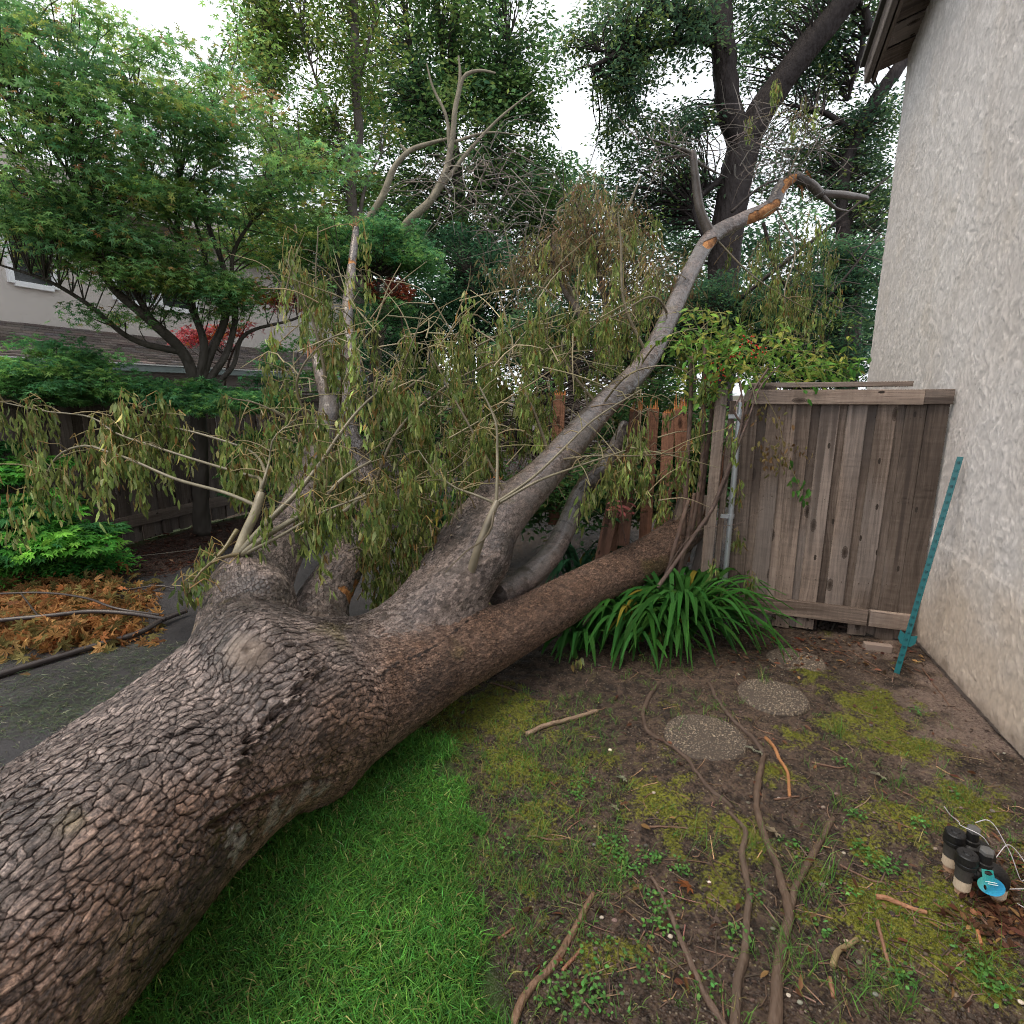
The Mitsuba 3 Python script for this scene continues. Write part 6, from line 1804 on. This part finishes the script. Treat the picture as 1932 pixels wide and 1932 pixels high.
labels['soil_crumbs'] = {'label': 'dark crumbs of wet earth strewn on the soil', 'category': 'soil crumbs', 'kind': 'stuff'}
peb = MB()
for k in range(110):
    x, y = (r.uniform(1040, 1930), r.uniform(1240, 1930))
    c = gp(x, y)
    if inside(LAWN, c[None, :2])[0] < .03 or c @ NR > NW - .05 or c @ U > UF - .1:
        continue
    s = trimesh.creation.icosphere(1, 1.0)
    v = s.vertices * np.array([1, r.uniform(.6, 1), r.uniform(.4, .7)]) * r.uniform(.004, .011) * (1 + .25 * (meshkit.fbm(s.vertices * 2.0 + k, 2, 3)[:, None] - .5))
    peb.add(v + np.array([c[0], c[1], float(gh(c[:2])[0]) + .003]), s.faces, tint(r, 1, (.15, .125, .105), .45, .1, (.42, .37, .31), .12)[0])
peb.put('pebbles', 'matte_mat', smooth=True)
labels['pebbles'] = {'label': 'tiny pale pebbles and crumbs strewn on the soil', 'category': 'pebbles', 'kind': 'stuff'}
mulch = MB()
xy = np.array([gp(x, y)[:2] for x, y in zip(r.uniform(-20, 720, 5200), r.uniform(955, 1160, 5200))])
xy = xy[(inside(BED, xy) < .05)]
n = len(xy)
a = r.random(n) * 6.28
leaves(mulch, LANCE4, np.c_[xy, gh(xy) + .004 + r.random(n) * .02], np.c_[np.cos(a), np.sin(a), r.normal(0, .2, n)], np.array([0, 0, 1.0]) + sph(r, n) * .6, r.uniform(.04, .10, n), r.uniform(.012, .028, n), tint(r, n, (.075, .036, .027), .4, .1, (.20, .12, .08), .08))
mulch.put('bark_mulch', 'leaf_mat')
labels['bark_mulch'] = {'label': 'dark reddish bark mulch along the dark fence', 'category': 'mulch', 'kind': 'stuff'}
# under the collapsed part: litter of bark and leaves
# the stone block at the fence foot
k = thing('stone_block', 'flat pale stone lying at the foot of the fence panel', 'stone')
v, f, _ = box(gp(1655, 1226) + Z * .02, .085, .03, .022, NR, U, Z, .008)
MB().add(*faceted(v, f)[:2], (.24, .19, .165)).put(k, 'matte_mat')

# ---------------------------------------------------------------- heap of dry maple leaves and the dark branches over it
r = rng(88)
heap = MB()
N = 2300
x, y = r.normal(95, 105, N), 1162 + r.normal(0, 40, N)
hx = np.clip(1 - np.abs((x - 95) / 215) ** 2.2, 0, 1)
ok = (hx > 0.02) & (y > 1080) & (y < 1255) & (y < 1255 - (x - 60) * .16)
P2 = np.array([gp(a_, b_)[:2] for a_, b_ in zip(x[ok], y[ok])])
n = len(P2)
hgt = r.random(n) ** 1.5 * .16 * hx[ok]
a = r.random(n) * 6.28
leaves(heap, PALM7, np.c_[P2, .01 + hgt], np.c_[np.cos(a), np.sin(a), r.normal(-.5, .6, n)], np.array([0, -.2, .8]) + sph(r, n) * 1.0, r.uniform(.06, .11, n), r.uniform(.055, .10, n), tint(r, n, (.36, .19, .08), .35, .10, (.22, .19, .075), .30))
heap.put('dry_leaves', 'leaf_mat')
labels['dry_leaves'] = {'label': 'heap of dry orange brown maple leaves on the asphalt', 'category': 'dry leaves', 'kind': 'stuff'}


def lying(label, pts, r0, r1, col=(.045, .036, .034), category='branch'):
    k = thing('fallen_branch', label, category)
    P3 = [at(*q_) for q_ in pts]
    v, f = tube(P3, np.linspace(r0, r1, len(P3)), 10, .035, .22, len(USED))
    MB().add(v, f, np.array(col)[None] * (.6 + .9 * meshkit.fbm(v * 22.0, 3, 4))[:, None]).put(k, 'wet_mat', smooth=True)


def on(x, y, z):                          # a point of height z seen at (x, y)
    p = gp(x, y, z)
    return (x, y, p[1])


lying('dark wet branch forking in front of the dry leaf heap, the lower arm', [on(352, 1152, .05), on(310, 1168, .05), on(260, 1195, .05), on(180, 1218, .04), on(90, 1245, .03), on(0, 1272, .03), on(-90, 1300, .03)], .019, .022)
lying('dark branch crossing the dry leaf heap, the upper arm of the fork', [on(312, 1168, .06), on(250, 1158, .12), on(170, 1154, .16), on(80, 1163, .17), on(0, 1170, .17), on(-80, 1180, .17)], .017, .016)
lying('thin dark branch along the top of the dry leaf heap', [on(300, 1160, .08), on(230, 1150, .14), on(160, 1128, .17), on(70, 1118, .18), on(0, 1120, .18), on(-60, 1122, .18)], .010, .008)
lying('thin dark branch bowed over the asphalt towards the knob', [on(330, 1110, .04), on(300, 1105, .06), on(240, 1113, .06), on(155, 1128, .08)], .008, .007)
lying('slanting thin branch stuck in the dry leaf heap', [on(40, 1120, .2), on(75, 1165, .14), on(135, 1225, .03)], .007, .006)
lying('thin bare twig on the bed near the dark fence', [on(150, 1060, .04), on(300, 1045, .06), on(380, 1035, .06)], .006, .004, (.09, .075, .06))
st = thing('dry_leaf_spray', 'upright spray of dry brown leaves rising from the heap', 'dry leaves')
v, f = tube([gp(60, 1150), at(52, 1110, 4.9), at(45, 1070, 4.9)], [.006, .004, .002], 6, .05)
MB().add(v, f, (.10, .06, .04)).put(key('stem', st), 'matte_mat', smooth=True)
mb = MB()
n = 30
leaves(mb, PALM7, at(44, 1095, 4.85) + r.normal(0, 1, (n, 3)) * np.array([.04, .04, .13]), np.c_[r.normal(0, .4, (n, 2)), -np.ones(n)], sph(r, n), r.uniform(.06, .10, n), r.uniform(.04, .07, n), tint(r, n, (.30, .17, .08), .25, .08))
mb.put(key('foliage', st), 'leaf_mat')

# ---------------------------------------------------------------- irrigation valves
iv = thing('irrigation_valve', 'pair of black irrigation valves on tan pipes with blue tag', 'irrigation valve')
BLACK, TAN, GREYB = (.012, .012, .013), (.50, .41, .31), (.055, .052, .050)


def lathe(c, prof, col, k, mat='wet_mat', n=24, axis=Z):
    axis = unit(axis)
    x_ = unit(np.cross(axis, [0.3, 1, .2]))
    y_ = np.cross(axis, x_)
    a = np.arange(n) * 2 * math.pi / n
    v = np.vstack([c + axis * z_ + (np.cos(a)[:, None] * x_ + np.sin(a)[:, None] * y_) * r_ for r_, z_ in prof])
    f = []
    for q_ in range(len(prof) - 1):
        for j in range(n):
            f.append([q_ * n + j, q_ * n + (j + 1) % n, (q_ + 1) * n + (j + 1) % n, (q_ + 1) * n + j])
    f = np.array(f)
    f = np.vstack([f[:, [0, 1, 2]], f[:, [0, 2, 3]]])
    i0 = len(v)
    v = np.vstack([v, c + axis * prof[-1][1], c + axis * prof[0][1]])
    e = (len(prof) - 1) * n
    f = np.vstack([f, [[i0, e + j, e + (j + 1) % n] for j in range(n)], [[i0 + 1, (j + 1) % n, j] for j in range(n)]])
    MB().add(v, f, col).put(k, mat, smooth=35)


b1, b2, b3 = (gp(*q_) for q_ in ((1790, 1640), (1812, 1684), (1879, 1697)))
b4 = b1 + (b3 - b2)
for b, z0 in ((b1, 0), (b2, 0), (b3, 0), (b4, 0)):
    g = float(gh(b[:2])[0]) - .02
    lathe(b + Z * g, [(.019, -.02), (.019, .05)], (.42, .26, .17), key('pipe', iv), 'matte_mat')
    lathe(b + Z * g, [(.0245, .045), (.0255, .047), (.0255, .085), (.024, .087)], TAN, key('collar', iv), 'matte_mat')
for b, ot in ((b2, b3), (b1, b4)):
    g = float(gh(b[:2])[0]) - .02
    lathe(b + Z * g, [(.027, .086), (.027, .115), (.029, .118), (.029, .135), (.031, .138)], GREYB, key('body', iv))
    lathe(b + Z * g, [(.031, .136), (.0345, .140), (.0345, .150), (.0325, .153), (.0345, .156), (.0345, .166), (.033, .169), (.033, .182), (.030, .186), (.014, .187), (.012, .190)], BLACK, key('cap', iv))
    d = unit(ot - b)
    m_ = (b + ot) / 2 + Z * g
    lathe(b + Z * (g + .118), [(.024, .0), (.026, .03), (.030, np.linalg.norm(ot - b) * .5 - .03), (.033, np.linalg.norm(ot - b) * .5 + .03), (.026, np.linalg.norm(ot - b) * .5 + .045)], BLACK, key('body', iv), axis=d)
    lathe(m_ + Z * .12, [(.034, .0), (.034, .025), (.024, .030), (.024, .045), (.019, .047), (.019, .082), (.0165, .084)], BLACK, key('bonnet', iv))
    lathe(m_ + Z * .20, [(.0225, .0), (.0225, .012), (.019, .016)], (.10, .10, .10), key('solenoid', iv), n=6)
    v, f = tube([m_ + Z * .135, m_ + d * .03 + Z * .138, ot + Z * (g + .125) - d * .012, ot + Z * (g + .105), ot + Z * (g + .083)], [.026, .028, .030, .029, .027], 18, .012)
    MB().add(v, f, BLACK).put(key('elbow', iv), 'wet_mat', smooth=40)
tagc = (b2 + b3) / 2 + Z * .093 - U * .052 + NR * .004
tn_ = unit(-U + Z * .75 + NR * .05)
tx_ = unit(np.cross(Z, tn_))
tx_ = -tx_ if tx_ @ NR < 0 else tx_
ty_ = np.cross(tn_, tx_)
a = np.linspace(0, 2 * math.pi, 41)[:-1]
shape = SPoly(np.c_[.050 * np.cos(a) * (1 + .10 * np.cos(a)), .034 * np.sin(a)]).union(SPoly([(-.026, .018), (.018, .022), (.016, .058), (-.024, .058)])).difference(SPoly(np.c_[-.003 + .0135 * np.cos(a), .046 + .0085 * np.sin(a)])).difference(SPoly(np.c_[-.022 + .005 * np.cos(a), -.008 + .009 * np.sin(a)]))
pm = trimesh.creation.extrude_polygon(shape, .002, engine='earcut')
pv = pm.vertices
bend = .010 * (pv[:, 0] / .05) ** 2
pv[:, :2] *= .84
v = tagc + pv[:, :1] * tx_ + pv[:, 1:2] * ty_ + (pv[:, 2] - bend)[:, None] * tn_
mixc = np.clip((pv[:, 0] - pv[:, 1] + .03) / .05, 0, 1)[:, None]
MB().add(v, pm.faces, np.array((.012, .22, .20)) * (1 - mixc) + np.array((.02, .24, .46)) * mixc).put(key('tag', iv), 'wet_mat')
for k, (y_, x0, x1) in enumerate(((.012, -.017, .018), (.006, -.010, .020))):
    v, f, _ = box(tagc + tx_ * (x0 + x1) / 2 + ty_ * y_ + tn_ * .0026, (x1 - x0) / 2, .0011, .0004, tx_, ty_, tn_)
    MB().add(*faceted(v, f)[:2], (.55, .72, .75)).put(key('print_line', iv + '__tag'), 'matte_mat')
ma, mb_ = (b2 + b3) / 2 + Z * .215, (b1 + b4) / 2 + Z * .215
for pts, col in (([ma, ma + Z * .025 - NR * .02, ma + Z * .03 - NR * .07 + U * .03, b1 + Z * .21, b1 + Z * .235 - NR * .03 - U * .005, b1 + Z * .26 - NR * .05], (.50, .49, .52)), ([mb_, mb_ + Z * .02 + NR * .03, mb_ + NR * .09 - Z * .05 - U * .03, mb_ + NR * .15 - Z * .17 - U * .04, mb_ + NR * .19 - Z * .16 + U * .02, mb_ + NR * .14 - Z * .10 + U * .05, mb_ + NR * .08 - Z * .13], (.52, .50, .54)),
                 ([b3 + Z * .05 + NR * .02, b3 + Z * .07 + NR * .08, b3 + Z * .06 + NR * .2 + U * .05, b3 + NR * .4 + U * .1 + Z * .01], (.50, .49, .50)), ([b3 + NR * .05 - U * .02 + Z * .02, b3 + NR * .08 - U * .07 + Z * .03, b3 + NR * .12 - U * .14 + Z * .01], (.52, .50, .52))):
    v, f = tube(pts, .0015, 6, .01)
    MB().add(v, f, col).put(key('wire', iv), 'wet_mat', smooth=True)
